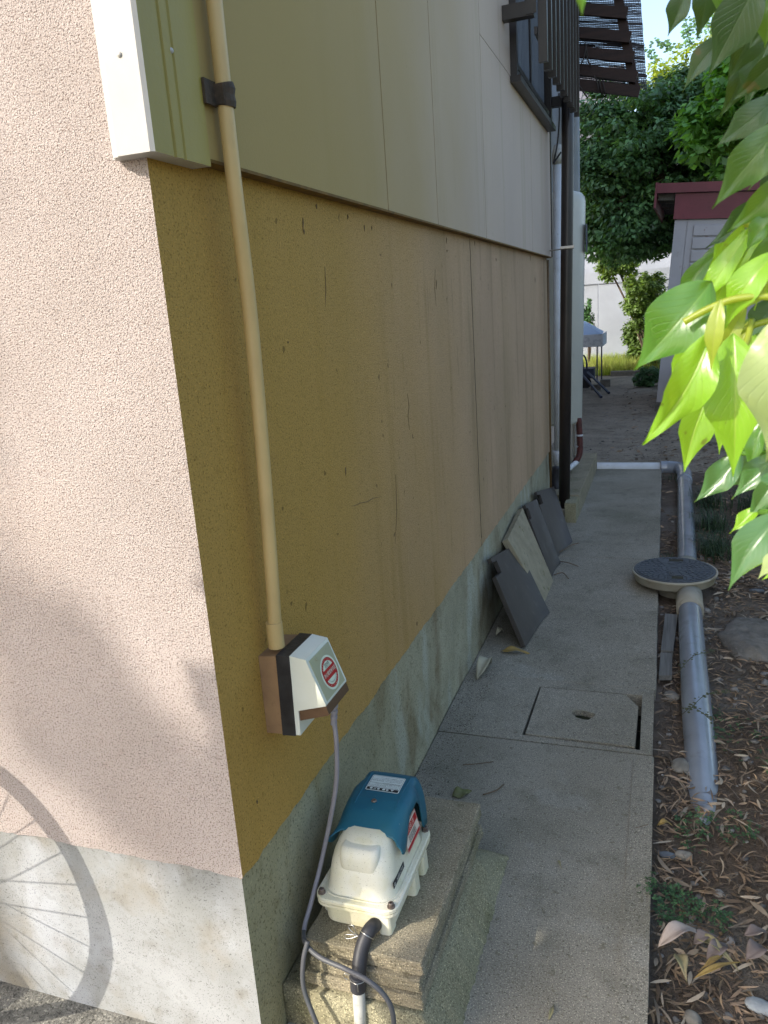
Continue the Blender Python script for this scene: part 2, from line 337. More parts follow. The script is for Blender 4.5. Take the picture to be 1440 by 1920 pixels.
soil_m = mat('soil', (0.16, 0.125, 0.095), (0.095, 0.072, 0.053), 9, 0.95, 0.2, bumps=[('noise', 60, 0.9, 0.012), ('noise', 240, 0.7, 0.004)],
    layers=[(1.2, 0.5, 0.62, (0.19, 0.175, 0.15), 0.75), (90, 0.6, 0.7, (0.24, 0.21, 0.17), 0.55), (34, 0.6, 0.7, (0.035, 0.028, 0.022), 0.6)])
yard_m = mat('bare_dirt', (0.30, 0.26, 0.205), (0.21, 0.18, 0.14), 3, 0.95, 0.2, bumps=[('noise', 40, 0.8, 0.012), ('noise', 160, 0.6, 0.004)], layers=[(14, 0.58, 0.68, (0.10, 0.08, 0.06), 0.7)])
speckle(yard_m, [(70, 0.60, 0.66, (0.35, 0.32, 0.3), 0.8), (90, 0.62, 0.68, (1.7, 1.7, 1.7), 0.7)])
litter_m = mat('dry_leaf', (0.20, 0.145, 0.10), (0.13, 0.095, 0.065), 3, 0.8, 0.25, island=0.65, layers=[(40, 0.5, 0.6, (0.27, 0.19, 0.11), 0.6)])
litter2_m = mat('pale_dry_leaf', (0.33, 0.28, 0.21), (0.24, 0.19, 0.14), 30, 0.75, 0.3, island=0.4)
pebble_m = mat('pebble', (0.22, 0.21, 0.19), (0.13, 0.125, 0.12), 14, 0.8, 0.3, island=0.6, bumps=[('noise', 120, 0.5, 0.002)])
grit_m = mat('dark_grit', (0.17, 0.155, 0.12), (0.09, 0.08, 0.06), 90, 0.9, 0.2, island=0.8)
greyleaf_m = mat('grey_dead_leaf', (0.17, 0.145, 0.14), (0.11, 0.09, 0.085), 25, 0.7, 0.3, bumps=[('noise', 90, 0.3, 0.002)], island=0.3)
clover_m = mat('clover_green', (0.07, 0.15, 0.07), (0.05, 0.11, 0.05), 30, 0.6, 0.35, island=0.4, transl=0.3)
grass_m = mat('lilyturf_green', (0.018, 0.042, 0.018), (0.035, 0.07, 0.025), 20, 0.5, 0.4, island=0.4)
lawn_m = mat('sunny_grass', (0.24, 0.34, 0.06), (0.36, 0.38, 0.13), 3, 0.7, 0.3, island=0.4, transl=0.35)
bark_m = mat('bark', (0.14, 0.105, 0.075), (0.075, 0.055, 0.04), 22, 0.9, 0.2, stretch=(1, 1, 0.25), bumps=[('noise', 40, 0.9, 0.015, (1, 1, 0.3))])
leaf_dark = mat('dark_foliage', (0.11, 0.235, 0.085), (0.07, 0.16, 0.085), 1.2, 0.5, 0.45, island=0.6, transl=0.3, layers=[(0.9, 0.58, 0.7, (0.075, 0.12, 0.02), 0.6)])
leaf_top = mat('yellow_green_foliage', (0.32, 0.38, 0.05), (0.22, 0.31, 0.05), 2, 0.5, 0.45, island=0.45, transl=0.45)
leaf_mid = mat('mid_green_foliage', (0.16, 0.36, 0.07), (0.11, 0.27, 0.06), 1.6, 0.45, 0.5, island=0.5, transl=0.4)
leaf_shrub = mat('shrub_foliage', (0.17, 0.27, 0.06), (0.11, 0.18, 0.045), 2, 0.45, 0.5, island=0.5, transl=0.35)
shed_white = mat('shed_panel_paint', (0.40, 0.40, 0.42), (0.35, 0.35, 0.37), 3, 0.5, 0.4, layers=[(14, 0.66, 0.72, (0.16, 0.07, 0.05), 0.6), (4, 0.6, 0.75, (0.28, 0.28, 0.28), 0.4)])
shed_red = mat('shed_burgundy_paint', (0.16, 0.032, 0.045), (0.12, 0.025, 0.034), 4, 0.5, 0.4, layers=[(20, 0.6, 0.7, (0.07, 0.02, 0.022), 0.5)])
wall_white = mat('pale_wall_paint', (0.30, 0.33, 0.385), (0.26, 0.285, 0.33), 2, 0.8, 0.3, bumps=[('noise', 30, 0.2, 0.01)], layers=[(3, 0.6, 0.75, (0.38, 0.37, 0.33), 0.35, (1, 1, 0.3))])
roof_m = mat('neighbour_tile', (0.15, 0.15, 0.165), (0.10, 0.10, 0.11), 5, 0.5, 0.4)
cloth_m = mat('white_awning_cloth', (0.60, 0.63, 0.66), (0.50, 0.53, 0.56), 8, 0.8, 0.2, layers=[(20, 0.5, 0.6, (0.28, 0.33, 0.38), 0.5)])
navy_m = mat('navy_paint', (0.02, 0.03, 0.06), (0.03, 0.04, 0.07), 20, 0.5)
sheet_m = mat('pale_corrugated_plastic', (0.50, 0.58, 0.68), (0.42, 0.50, 0.60), 6, 0.4, 0.4)
reed_m = mat('dark_reed', (0.030, 0.030, 0.036), (0.05, 0.05, 0.058), 20, 0.6, 0.3, island=0.3)
rope_m = mat('dark_rope', (0.03, 0.025, 0.022), None, rough=0.8)
moss_m = mat('moss', (0.05, 0.065, 0.02), (0.09, 0.10, 0.03), 60, 0.95, 0.1, bumps=[('noise', 200, 1, 0.004)])
tyre_m = mat('tyre', (0.02, 0.02, 0.02), None, rough=0.8); bikepaint = mat('bike_paint', (0.05, 0.08, 0.2), None, rough=0.3)
hole_m = mat('dark_hollow', (0.03, 0.025, 0.02), (0.05, 0.05, 0.03), 30, 0.95)

# ---------------------------------------------------------------- ground
def nonuni(a, fine, coarse):
    return a
xs = list(np.linspace(-120, -6, 20))+list(np.linspace(-5.5, 0.4, 14))+list(np.linspace(0.5, 3.0, 130))+list(np.linspace(3.2, 8, 20))+list(np.linspace(9, 120, 18))
ys = list(np.linspace(-60, -2, 14))+list(np.linspace(-1.5, 0, 12))+list(np.linspace(0.03, 7, 270))+list(np.linspace(7.08, 17, 110))+list(np.linspace(18, 180, 24))
XX, YY = np.meshgrid(xs, ys)
def hnoise(x, y, seed=0):
    r = np.random.default_rng(seed); z = 0
    for k in range(24):
        f = 0.8*1.23**k; a = r.uniform(0, 6.28); p = r.uniform(0, 6.28, 1)
        z = z + np.sin((x*math.cos(a)+y*math.sin(a))*f*2+p)/f**0.9
    return z
HN = hnoise(XX, YY, 3)
def ground_z(x, y):
    base = -0.045
    return base
near = np.clip((XX-0.72)/0.1, 0, 1)*np.clip((22-YY)/4, 0, 1)
rise = np.clip((YY-5.6)/1.2, 0, 1)*0.028
GZ = -0.045+rise+near*(0.007*HN)+np.clip((XX-1.0)/1.5, 0, 1)*0.03*np.clip((8-YY)/3, 0, 1)
GZ = np.where((XX < 0.74) & (YY < 6.1), np.minimum(GZ, -0.045), GZ)
GZ = np.where((XX > -1.2) & (XX < 0.72) & (YY > 0) & (YY < 5.98), -0.13, GZ)
nx, ny = len(xs), len(ys)
verts = np.stack([XX.ravel(), YY.ravel(), GZ.ravel()], 1)
idx = np.arange(nx*ny).reshape(ny, nx)
faces = np.stack([idx[:-1, :-1].ravel(), idx[:-1, 1:].ravel(), idx[1:, 1:].ravel(), idx[1:, :-1].ravel()], 1)
def npmesh(name, verts, faces):
    me = bpy.data.meshes.new(name); verts = np.asarray(verts, dtype=np.float32); faces = np.asarray(faces, dtype=np.int32)
    nf, k = faces.shape
    me.vertices.add(len(verts)); me.vertices.foreach_set('co', verts.ravel())
    me.loops.add(nf*k); me.loops.foreach_set('vertex_index', faces.ravel())
    me.polygons.add(nf); me.polygons.foreach_set('loop_start', np.arange(0, nf*k, k, dtype=np.int32))
    me.polygons.foreach_set('loop_total', np.full(nf, k, dtype=np.int32))
    me.update(calc_edges=True); return me
g = link('ground', npmesh('ground', verts, faces), soil_m, smooth=True); tag(g, kind='structure')
g.data.materials.append(yard_m)
_fc = verts[faces].mean(1); _b = hnoise(_fc[:, 0]*2, _fc[:, 1]*2, 8)*0.12
_mi = ((_fc[:, 1] > 6.05+_b*0.4) & (_fc[:, 1] < 14.6) & (_fc[:, 0] < 1.45+_b+0.05*(_fc[:, 1]-6)) & (_fc[:, 0] > -3)).astype(np.int32)
g.data.polygons.foreach_set('material_index', _mi)
def gz(x, y):
    """height of the ground mesh"""
    i = int(np.clip(np.searchsorted(ys, y), 0, ny-1)); j = int(np.clip(np.searchsorted(xs, x), 0, nx-1))
    return float(GZ[i, j])

# ---------------------------------------------------------------- path of concrete slabs
path = empty('path'); tag(path, kind='structure')
def rough_slab(x0, x1, y0, y1, z0=-0.09, z1=0.0, amp=0.0025, seed=0, hole=None):
    bm = bmesh.new(); nxx = max(2, int((x1-x0)/0.05)); nyy = max(2, int((y1-y0)/0.05))
    box(bm, x0, x1, y0, y1, z0, z1)
    r = random.Random(seed)
    bmesh.ops.subdivide_edges(bm, edges=[e for e in bm.edges if abs(e.verts[0].co.y-e.verts[1].co.y) > 0.2], cuts=min(60, nyy), use_grid_fill=True)
    for v in bm.verts:
        if v.co.x > x1-1e-4: v.co.x += r.uniform(-amp, amp)
    return bm
PE = 0.747
for y0, y1, dx, dz in ((-3.0, 1.352, 0, 0), (3.458, 6.03, 0.004, -0.003)):
    obj('concrete_slab', rough_slab(-0.0, PE+dx, y0, y1, z1=dz, seed=int(y0*10)), concrete, path, bevel=0.006)
# the middle slab has a recess for the access cover
hy0, hy1, hx0, hx1 = 1.352, 1.80, 0.30, 0.694
HX0, HX1, HY0, HY1 = 0.312, 0.690, 1.40, 1.762
for a in ((0.0, HX0-0.012, 1.358, 1.83), (HX1+0.012, PE, 1.358, 1.83), (HX0-0.012, HX1+0.012, 1.358, HY0-0.01), (HX0-0.012, HX1+0.012, HY1+0.01, 1.83)):
    pass
bm = bmesh.new()
o_ = [(0, 1.357), (PE-0.004, 1.357), (PE-0.004, 1.826), (0, 1.826)]
i_ = [(HX0-0.011, HY0-0.008), (HX1+0.012, HY0-0.02), (HX1+0.010, HY1+0.012), (HX0-0.004, HY1+0.008)]
for zt, zb in ((-0.001, -0.09),):
    ot = [bm.verts.new((x, y, zt)) for x, y in o_]; it = [bm.verts.new((x, y, zt)) for x, y in i_]
    ob = [bm.verts.new((x, y, zb)) for x, y in o_]; ib = [bm.verts.new((x, y, zb)) for x, y in i_]
    for k in range(4):
        j = (k+1) % 4
        bm.faces.new((ot[k], ot[j], it[j], it[k])); bm.faces.new((ob[k], ib[k], ib[j], ob[j]))
        bm.faces.new((ot[k], ob[k], ob[j], ot[j])); bm.faces.new((it[k], it[j], ib[j], ib[k]))
obj('concrete_slab', bm, concrete, path, bevel=0.004)
obj('concrete_slab', rough_slab(0.0, PE+0.002, 1.831, 3.452, z1=-0.002, seed=4), concrete, path, bevel=0.006)
obj('edge_strip', bx(0.684, 0.748, -3.0, 1.30, 0.0005, 0.0025), concrete, path, bevel=0.0015)
ap = obj('apron', bx(-6, -0.001, -6, 0.03, -0.2, 0.008), apron_m); tag(ap, kind='structure')
ap2 = obj('driveway', bx(-6, 0.75, -9, -3.01, -0.2, 0.004), apron_m); tag(ap2, kind='structure')
# access cover with a finger hole and a broken corner
t = Thing('access_cover', 'square concrete access cover with a central finger hole set into the path', 'drain cover', (0.5, 1.58, 0))
bm = bmesh.new()
outer = [(HX0, HY0), (HX1-0.004, HY0-0.006), (HX1-0.002, HY1-0.085), (HX1-0.04, HY1-0.02), (HX1-0.05, HY1+0.002), (HX0+0.004, HY1)]
hc = (0.497, 1.575); hole = [(hc[0]+0.033*math.cos(a)*(1+0.2*math.sin(3*a)), hc[1]+0.026*math.sin(a)*(1+0.15*math.cos(2*a))) for a in np.linspace(0, 2*math.pi, 13)[:-1]]
def ringplate(bm, outer, hole, z1, z0):
    cx, cy = hc
    ov = []
    n = len(hole)
    # outer resampled by angle
    for hx, hy in hole:
        d = Vector((hx-cx, hy-cy)).normalized(); best = None
        for k in range(len(outer)):
            a = Vector(outer[k]); b = Vector(outer[(k+1) % len(outer)]); e = b-a
            den = d.x*e.y-d.y*e.x
            if abs(den) < 1e-9: continue
            w_ = a-Vector((cx, cy)); tt = (w_.x*e.y-w_.y*e.x)/den; ss = (w_.x*d.y-w_.y*d.x)/den
            if tt > 0 and -1e-6 <= ss <= 1+1e-6: best = tt if best is None else min(best, tt)
        ov.append((math.atan2(d.y, d.x), (cx+d.x*best, cy+d.y*best)))
    return ov
angs = sorted(set([round(math.atan2(y-hc[1], x-hc[0]), 4) for x, y in outer]+[round(a, 4) for a in np.linspace(-3.1, 3.1, 16)]))
def hit(a):
    d = Vector((math.cos(a), math.sin(a))); best = 9
    for k in range(len(outer)):
        p = Vector(outer[k]); q = Vector(outer[(k+1) % len(outer)]); e = q-p; den = d.x*e.y-d.y*e.x
        if abs(den) < 1e-9: continue
        w_ = p-Vector(hc); tt = (w_.x*e.y-w_.y*e.x)/den; ss = (w_.x*d.y-w_.y*d.x)/den
        if tt > 0 and -1e-3 <= ss <= 1.001: best = min(best, tt)
    return (hc[0]+d.x*best, hc[1]+d.y*best)
OT = [hit(a) for a in angs]; HT = [(hc[0]+0.040*math.cos(a)*(1+0.2*math.sin(3*a)), hc[1]+0.036*math.sin(a)*(1+0.2*math.cos(2*a+1))) for a in angs]
V = {(k, z): [bm.verts.new((x, y, zz)) for x, y in pp] for k, pp in (('o', OT), ('h', HT)) for z, zz in (('t', 0.001), ('b', -0.05))}
n = len(angs)
for k in range(n):
    j = (k+1) % n
    bm.faces.new((V['h', 't'][k], V['o', 't'][k], V['o', 't'][j], V['h', 't'][j]))
    bm.faces.new((V['h', 'b'][j], V['o', 'b'][j], V['o', 'b'][k], V['h', 'b'][k]))
    bm.faces.new((V['o', 't'][k], V['o', 'b'][k], V['o', 'b'][j], V['o', 't'][j]))
    bm.faces.new((V['h', 't'][j], V['h', 'b'][j], V['h', 'b'][k], V['h', 't'][k]))
t.add(obj('lid', bm, concrete, bevel=0.0015, seg=1))
t.add(obj('chamber_floor', bx(HX0-0.02, HX1+0.02, HY0-0.02, HY1+0.02, -0.128, -0.115), hole_m))

t.add(obj('hole_dirt_shade', bx(hc[0]-0.05, hc[0]+0.05, hc[1]-0.05, hc[1]+0.05, -0.0485, -0.022), mat('moss_and_hole_shade', (0.012, 0.014, 0.006), (0.03, 0.035, 0.012), 60, 0.95)))  # mossy dirt in the hole, near-black to carry the hole's shade
# ---------------------------------------------------------------- the house
HS, HP = 0.4453, 1.765                       # top of the foundation, bottom of the siding
house = Thing('house', 'stucco house with concrete foundation, lit front wall and shaded side wall with siding panels', 'house')
H1 = 8.0
def wall_front():
    bm = bmesh.new(); box(bm, -3.6, -0.0, 0.0, 0.12, HS+0.0, H1); return bm
def ragged(pts_fn): pass
# front stucco: a little proud of the foundation, with a ragged lower edge
bm = bmesh.new(); N_ = 240; r = random.Random(3)
ftop = []; fbot = []
prev = 0
L_ = [(-3.6+3.6*i/N_) for i in range(N_+1)]
vt = [bm.verts.new((x, 0.0, H1)) for x in L_]; vb = []; vb2 = []; vi = []
for x in L_:
    prev = 0.7*prev+r.uniform(-0.0025, 0.0025)
    vb.append(bm.verts.new((x, 0.0, HS+prev+0.004))); vb2.append(bm.verts.new((x, 0.007, HS+prev)))
for i in range(N_):
    bm.faces.new((vb[i], vb[i+1], vt[i+1], vt[i])); bm.faces.new((vb2[i], vb2[i+1], vb[i+1], vb[i]))
house.add(obj('front_stucco', bm, stucco_front))
bm = bmesh.new(); M_ = 200; L2 = [4.46*i/M_ for i in range(M_+1)]
JY = 2.188
for a, b in ((0, JY-0.004), (JY+0.004, 4.46)):
    ll = [a+(b-a)*i/M_ for i in range(M_+1)]; prev = 0
    vt = [bm.verts.new((0.0, y, HP+0.6)) for y in ll]; vb = []; vb2 = []
    for y in ll:
        prev = 0.75*prev+r.uniform(-0.003, 0.003)
        vb.append(bm.verts.new((0.0, y, HS+prev+0.004))); vb2.append(bm.verts.new((-0.007, y, HS+prev)))
    for i in range(M_):
        bm.faces.new((vb[i], vb[i+1], vt[i+1], vt[i])); bm.faces.new((vb2[i], vb2[i+1], vb[i+1], vb[i]))
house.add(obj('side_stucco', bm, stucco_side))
house.add(obj('stucco_joint', bx(-0.02, -0.003, JY-0.006, JY+0.006, HS, HP+0.5), groove_m))
# foundation, 8 mm behind the stucco; uneven surface
def found():
    bm = bmesh.new(); box(bm, -3.6, -0.007, 0.007, 4.46, -0.1, HS+0.02)
    return bm
ff = bmesh.new()
L3 = list(np.linspace(-3.6, -0.007, 90)); ZZ = list(np.linspace(-0.1, HS+0.03, 16))
vv = [[ff.verts.new((x, 0.007-0.003*math.sin(x*9+z*4)*math.sin(z*13), z)) if x < -0.02 else ff.verts.new((x, 0.007, z)) for x in L3] for z in ZZ]
for a, b in zip(vv, vv[1:]):
    for k in range(len(L3)-1): ff.faces.new((a[k], a[k+1], b[k+1], b[k]))
house.add(obj('front_foundation', ff, found_front, smooth=True))
fs = bmesh.new(); L4 = list(np.linspace(0.007, 4.46, 200))
vv = [[fs.verts.new((-0.007+(0.003*math.sin(y*7+z*6)*math.sin(z*15+y) if y > 0.03 else 0)+0.004*max(0, 1-z/0.06)*(1 if y > .03 else 0), y, z)) for y in L4] for z in ZZ]
for a, b in zip(vv, vv[1:]):
    for k in range(len(L4)-1): fs.faces.new((a[k], a[k+1], b[k+1], b[k]))
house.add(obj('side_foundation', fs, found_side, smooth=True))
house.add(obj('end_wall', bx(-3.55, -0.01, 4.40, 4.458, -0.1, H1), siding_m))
chip_m = mat('paint_chip', (0.13, 0.09, 0.045), (0.19, 0.13, 0.07), 80, 0.9)
for pts in (((663, 949), (676, 943), (688, 941), (700, 934), (716, 931)), ((764, 738), (767, 762), (765, 780), (768, 806)), ((609, 500), (611, 540), (610, 575)), ((816, 505), (815, 540), (818, 575)), ((742, 890), (744, 960), (741, 1020))):
    house.add(obj('crack', tb([at(x, y, 0, 0.0012) for x, y in pts], [0.0005]+[0.0008]*(len(pts)-2)+[0.0003], 5), chip_m))
for (x, y, l) in ((568, 408, 26), (593, 382, 10), (652, 402, 10), (683, 422, 12), (697, 424, 8), (570, 430, 10), (837, 445, 12), (818, 525, 18), (838, 468, 5), (648, 876, 16), (890, 452, 9), (930, 484, 6), (994, 478, 12), (540, 640, 4), (1003, 520, 10), (482, 1500, 8)):
    a_ = at(x, y, 0, 0.0010); b_ = at(x+0.3, y+l, 0, 0.0010); m_ = a_.lerp(b_, .35)
    house.add(obj('chip', tb([a_, m_, b_], [0.0008, 0.0020, 0.0005], 6), chip_m))
# siding panels, 30 mm proud
seams = [0.13, 1.074, 1.597, 2.380, 3.670, 4.478]
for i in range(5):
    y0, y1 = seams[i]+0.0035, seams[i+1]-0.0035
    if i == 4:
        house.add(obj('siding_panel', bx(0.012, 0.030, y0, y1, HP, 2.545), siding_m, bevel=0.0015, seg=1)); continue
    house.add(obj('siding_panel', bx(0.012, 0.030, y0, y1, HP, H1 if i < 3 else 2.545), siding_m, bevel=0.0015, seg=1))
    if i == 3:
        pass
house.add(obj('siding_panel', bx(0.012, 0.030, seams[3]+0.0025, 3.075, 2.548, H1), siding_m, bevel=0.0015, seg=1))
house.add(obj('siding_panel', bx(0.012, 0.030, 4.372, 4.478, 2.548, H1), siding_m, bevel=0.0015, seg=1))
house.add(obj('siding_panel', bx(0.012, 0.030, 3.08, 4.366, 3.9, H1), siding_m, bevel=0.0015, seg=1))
house.add(obj('siding_backing', bx(-0.02, 0.011, 0.02, 4.47, HP+0.004, H1), groove_m))
house.add(obj('drip_edge', bx(0.002, 0.0315, 0.13, 4.478, HP-0.006, HP-0.0005), groove_m))
house.add(obj('end_trim', bx(-0.02, 0.036, 4.480, 4.50, HP, H1), dark_frame))
# corner trim: folded metal, front leg and side leg with ridges
bm = bmesh.new(); TF, TS = -0.034, 0.036
prof = [(-0.050, -0.001), (-0.050, -0.016), (-0.044, -0.018), (-0.040, -0.028), (-0.030, -0.029), (-0.0285, TF), (0.030, TF), (TS, -0.029),
        (TS, 0.020), (TS-0.003, 0.022), (TS-0.003, 0.027), (TS, 0.029), (TS+0.001, 0.046), (TS-0.003, 0.050), (TS-0.003, 0.0545), (TS-0.0005, 0.057), (TS-0.0005, 0.1295),
        (0.0, 0.1295), (0.0, -0.001)]
prism(bm, prof, HP-0.014, H1, axis=2)
ct = house.add(obj('corner_trim', bm, trim_m))
# the corner trim's side leg has its shade and olive bounce light painted into the colour
ct.data.materials.append(trim_side_m)
for p in ct.data.polygons:
    if p.normal.x > 0.5 and p.center.y > -0.03: p.material_index = 1
for (x, y, z, n_) in ((0.0, TF-0.0005, 1.885, 'f'), (TS+0.001, 0.048, 1.905, 's'), (0.0, TF-0.0005, 2.9, 'f')):
    bm = bmesh.new(); lathe(bm, [(0.0, 0.0022), (0.003, 0.0018), (0.0042, 0.0)][::-1], n=14, close=False)
    rotm = Matrix.Rotation(R(90), 4, 'X') if n_ == 'f' else Matrix.Rotation(R(90), 4, 'Y')
    bmesh.ops.transform(bm, matrix=Matrix.Translation((x, y, z)) @ rotm, verts=bm.verts)
    house.add(obj('rivet', bm, trim_m, smooth=True), None)
house.add(obj('roof', bx(-4.0, 0.45, -0.45, 10.2, H1, H1+0.25), tile_m))
# rear part made tall for shade; low block beyond added to shade the yard
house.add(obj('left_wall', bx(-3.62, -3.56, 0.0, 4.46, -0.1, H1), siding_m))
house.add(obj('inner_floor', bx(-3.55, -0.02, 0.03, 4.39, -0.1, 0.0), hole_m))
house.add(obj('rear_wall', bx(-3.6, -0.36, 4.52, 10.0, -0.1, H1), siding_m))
house.add(obj('shade_block', bx(-3.6, -0.75, 10.003, 12.6, -0.1, 1.95), siding_m))
# window with frame, sill and blind
wf = house.add(obj('window', bx(0.012, 0.020, 3.12, 4.32, 2.60, 3.88), glass_m))
bm = bmesh.new()
box(bm, 0.012, 0.062, 3.075, 3.115, 2.548, 3.9); box(bm, 0.012, 0.062, 4.33, 4.37, 2.548, 3.9)
box(bm, 0.012, 0.062, 3.1155, 4.3295, 2.548, 2.576); box(bm, 0.012, 0.05, 3.1155, 4.3295, 2.60, 2.625); box(bm, 0.0125, 0.035, 3.70, 3.74, 2.6255, 3.86)
obj('frame', bm, dark_frame, wf, bevel=0.002, seg=1)
obj('window_sill', bx(0.012, 0.082, 3.06, 4.385, 2.518, 2.5455), dark_frame, wf, bevel=0.003)
bm = bmesh.new()
for k in range(26):
    y = 3.14+k*0.044; box(bm, 0.022, 0.026, y, y+0.036, 2.63, 3.86)
obj('blind', bm, curtain_m, wf)
# window grille: vertical bars, two rails, brackets
gr = house.add(obj('window_grille', bx(0.172, 0.186, 2.90, 4.42, 2.66, 2.69), dark_frame))
NB = 10
bm0 = bmesh.new(); box(bm0, 0.187, 0.227, -0.014, 0.014, 0, 1.5)
bar_me = None
for k in range(NB):
    y = 2.935+k*(4.385-2.935)/(NB-1)
    if bar_me is None:
        b_ = obj('bar', bm0, bar_m, gr, bevel=0.0015, seg=1); bar_me = b_.data
    else:
        b_ = link('bar', bar_me, None, gr)
    b_.location = (0, y, 2.548+0.004*k)
obj('rail', bx(0.172, 0.186, 2.90, 4.42, 3.45, 3.48), dark_frame, gr)
for z in (2.735, 3.45):
    bm = bmesh.new(); box(bm, 0.031, 0.171, 2.885, 2.935, z, z+0.06); box(bm, 0.135, 0.186, 2.88, 2.884, z+0.005, z+0.085)
    obj('bracket', bm, bar_m, gr, bevel=0.003)
obj('bracket', bx(0.031, 0.171, 4.39, 4.43, 2.66, 2.72), dark_frame, gr)

# ---------------------------------------------------------------- conduit pipe on the wall and the socket box
t = Thing('conduit_pipe', 'cream plastic conduit pipe running down the side wall into the outdoor socket box', 'pipe', (0.04, 0.18, 0.85))
ptop = at(401, -60, 0, 0.052); p1 = at(425, 220, 0, 0.050); p2 = at(470, 600, 0, 0.042); p3 = at(500, 950, 0, 0.036); p4 = at(517, 1195, 0, 0.030)
ptop2 = Vector((p1.x, p1.y+0.004, 2.6))
t.add(obj('pipe', tb(smoothpath([ptop2, p1, p2, p3, p4], 8), 0.0135, 20), conduit_m, smooth=True))
t.add(obj('coupling', tb([p4+Vector((0, -0.001, 0.034)), p4+Vector((0, 0, -0.02))], 0.0165, 24), conduit_m, smooth=False))
for s_ in t.e.children[-1:]:
    s_.data.polygons.foreach_set('use_smooth', [len(p.vertices) == 4 for p in s_.data.polygons])
pc = at(422, 180, 0, 0.0505)
clamp = t.add(obj('clamp', tb([pc+Vector((0, 0, -0.017)), pc+Vector((0.001, 0, -0.010)), pc+Vector((0, 0, 0.0)), pc+Vector((0.001, 0.001, 0.010)), pc+Vector((0, 0, 0.018))], [0.0165, 0.0172, 0.0165, 0.0175, 0.0162], 14), darkclamp_m))
bm = bmesh.new(); box(bm, 0.036, 0.041, pc.y-0.048, pc.y-0.010, pc.z-0.018, pc.z+0.020); box(bm, 0.036, 0.058, pc.y-0.018, pc.y-0.012, pc.z-0.016, pc.z+0.016)
obj('clamp_plate', bm, darkclamp_m, clamp, bevel=0.003)

t = Thing('socket_box', 'outdoor socket box with white hood and round red sticker on the ochre wall', 'socket box', (0, 0.21, 0.68))
BY0, BY1 = 0.155, 0.265
bm = bmesh.new(); prism(bm, [(0.0005, 0.677), (0.036, 0.678), (0.040, 0.85), (0.0005, 0.847)], BY0, BY1)
t.add(obj('base', bm, brown_pl, bevel=0.005))
bm = bmesh.new(); prism(bm, [(0.0365, 0.6765), (0.066, 0.678), (0.070, 0.853), (0.0405, 0.853)], BY0-0.0015, BY1+0.0015)
t.add(obj('tape_band', bm, tape_m, bevel=0.005))
SA = Vector((0.104, 0, 0.848)); SB = Vector((0.1385, 0, 0.752))
bm = bmesh.new(); prism(bm, [(0.0665, 0.6795), (0.0765, 0.680), (0.0775, 0.735), (0.1385, 0.7515), (0.1385, 0.756), (0.104, 0.848), (0.070, 0.8535)], BY0, BY1)
hood = t.add(obj('hood', bm, white_pl, bevel=0.005, seg=3))
bm = bmesh.new(); prism(bm, [(0.0785, 0.7125), (0.1405, 0.7305), (0.1435, 0.7330), (0.1385, 0.7508), (0.0785, 0.7340)], BY0+0.0015, BY1-0.0012)
t.add(obj('hood_base', bm, darkbrown_pl, bevel=0.002))
# slanted face plate
u = Vector((0, 1, 0)); v = (SA-SB).normalized(); nn = u.cross(v)
if nn.x < 0: nn = -nn
def face(y, s, off=0.0):      # s: 0 bottom .. 1 top of the slanted face
    return Vector((0, y, 0))+SB+(SA-SB)*s+nn*off
bm = bmesh.new(); quadplate(bm, [face(BY0+0.009, 0.05, 0.0016), face(BY1-0.006, 0.05, 0.0016), face(BY1-0.006, 0.93, 0.0016), face(BY0+0.009, 0.93, 0.0016)], 0.002)
t.add(obj('face_plate', bm, cover_face, bevel=0.0008, seg=1))
bm = bmesh.new(); lathe(bm, [(0.005, 0), (0.005, 0.001), (0.0035, 0.0012), (0.003, 0.0002)], n=20)
cm = frame(face(BY0+0.036, 0.86, 0.0017), u, v); bmesh.ops.transform(bm, matrix=cm, verts=bm.verts)
t.add(obj('cover_screw', bm, cover_face))
stk = None
def disc(bm, c, r0, r1, a0=0, a1=360, n=48, z=0):
    A = []; B = []
    full = abs(a1-a0) >= 360
    m = n if full else n+1
    for k in range(m):
        a = R(a0+(a1-a0)*k/n)
        A.append(bm.verts.new((c[0]+r1*math.cos(a), c[1]+r1*math.sin(a), z)))
        if r0 > 0: B.append(bm.verts.new((c[0]+r0*math.cos(a), c[1]+r0*math.sin(a), z)))
    if r0 <= 0:
        bm.faces.new(A)
    else:
        for k in range(m if full else m-1):
            j = (k+1) % m; bm.faces.new((A[k], A[j], B[j], B[k]))
SC = face(0.2165, 0.44, 0.0022)
fm = frame(SC, u, v)
if fm.col[2].xyz.dot(nn) < 0: fm = frame(SC, u, v) @ Matrix.Rotation(math.pi, 4, 'Y')
SR = 0.0355
def local(bm, dz):
    bmesh.ops.transform(bm, matrix=fm @ Matrix.Translation((0, 0, dz)), verts=bm.verts); return bm
bm = bmesh.new(); disc(bm, (0, 0), 0, SR); local(bm, 0); stk = t.add(obj('sticker', bm, whiteink))
bm = bmesh.new()
for k in range(6):
    disc(bm, (0, 0), SR*0.69, SR*0.87, 21+k*23.2, 21+k*23.2+22, 6); disc(bm, (0, 0), SR*0.69, SR*0.87, 201+k*23.2, 201+k*23.2+22, 6)
hb = 0.30*SR
xb = math.sqrt((0.87*SR)**2-hb**2)
vs = [bm.verts.new((x, y, 0)) for x, y in ((-xb, -hb), (xb, -hb), (xb+0.0012, 0), (xb, hb), (-xb, hb), (-xb-0.0012, 0))]; bm.faces.new(vs)
local(bm, 0.0003); obj('red_print', bm, red_m, stk)
text('lettering', '浄化槽清掃済証', 0.0098, whiteink, fm @ Matrix.Translation((0, 0, 0.0006)), stk, sx=0.80)
text('lettering', '2025年', 0.0085, blackink, fm @ Matrix.Translation((0, 0.0180, 0.0006)), stk, sx=0.85)
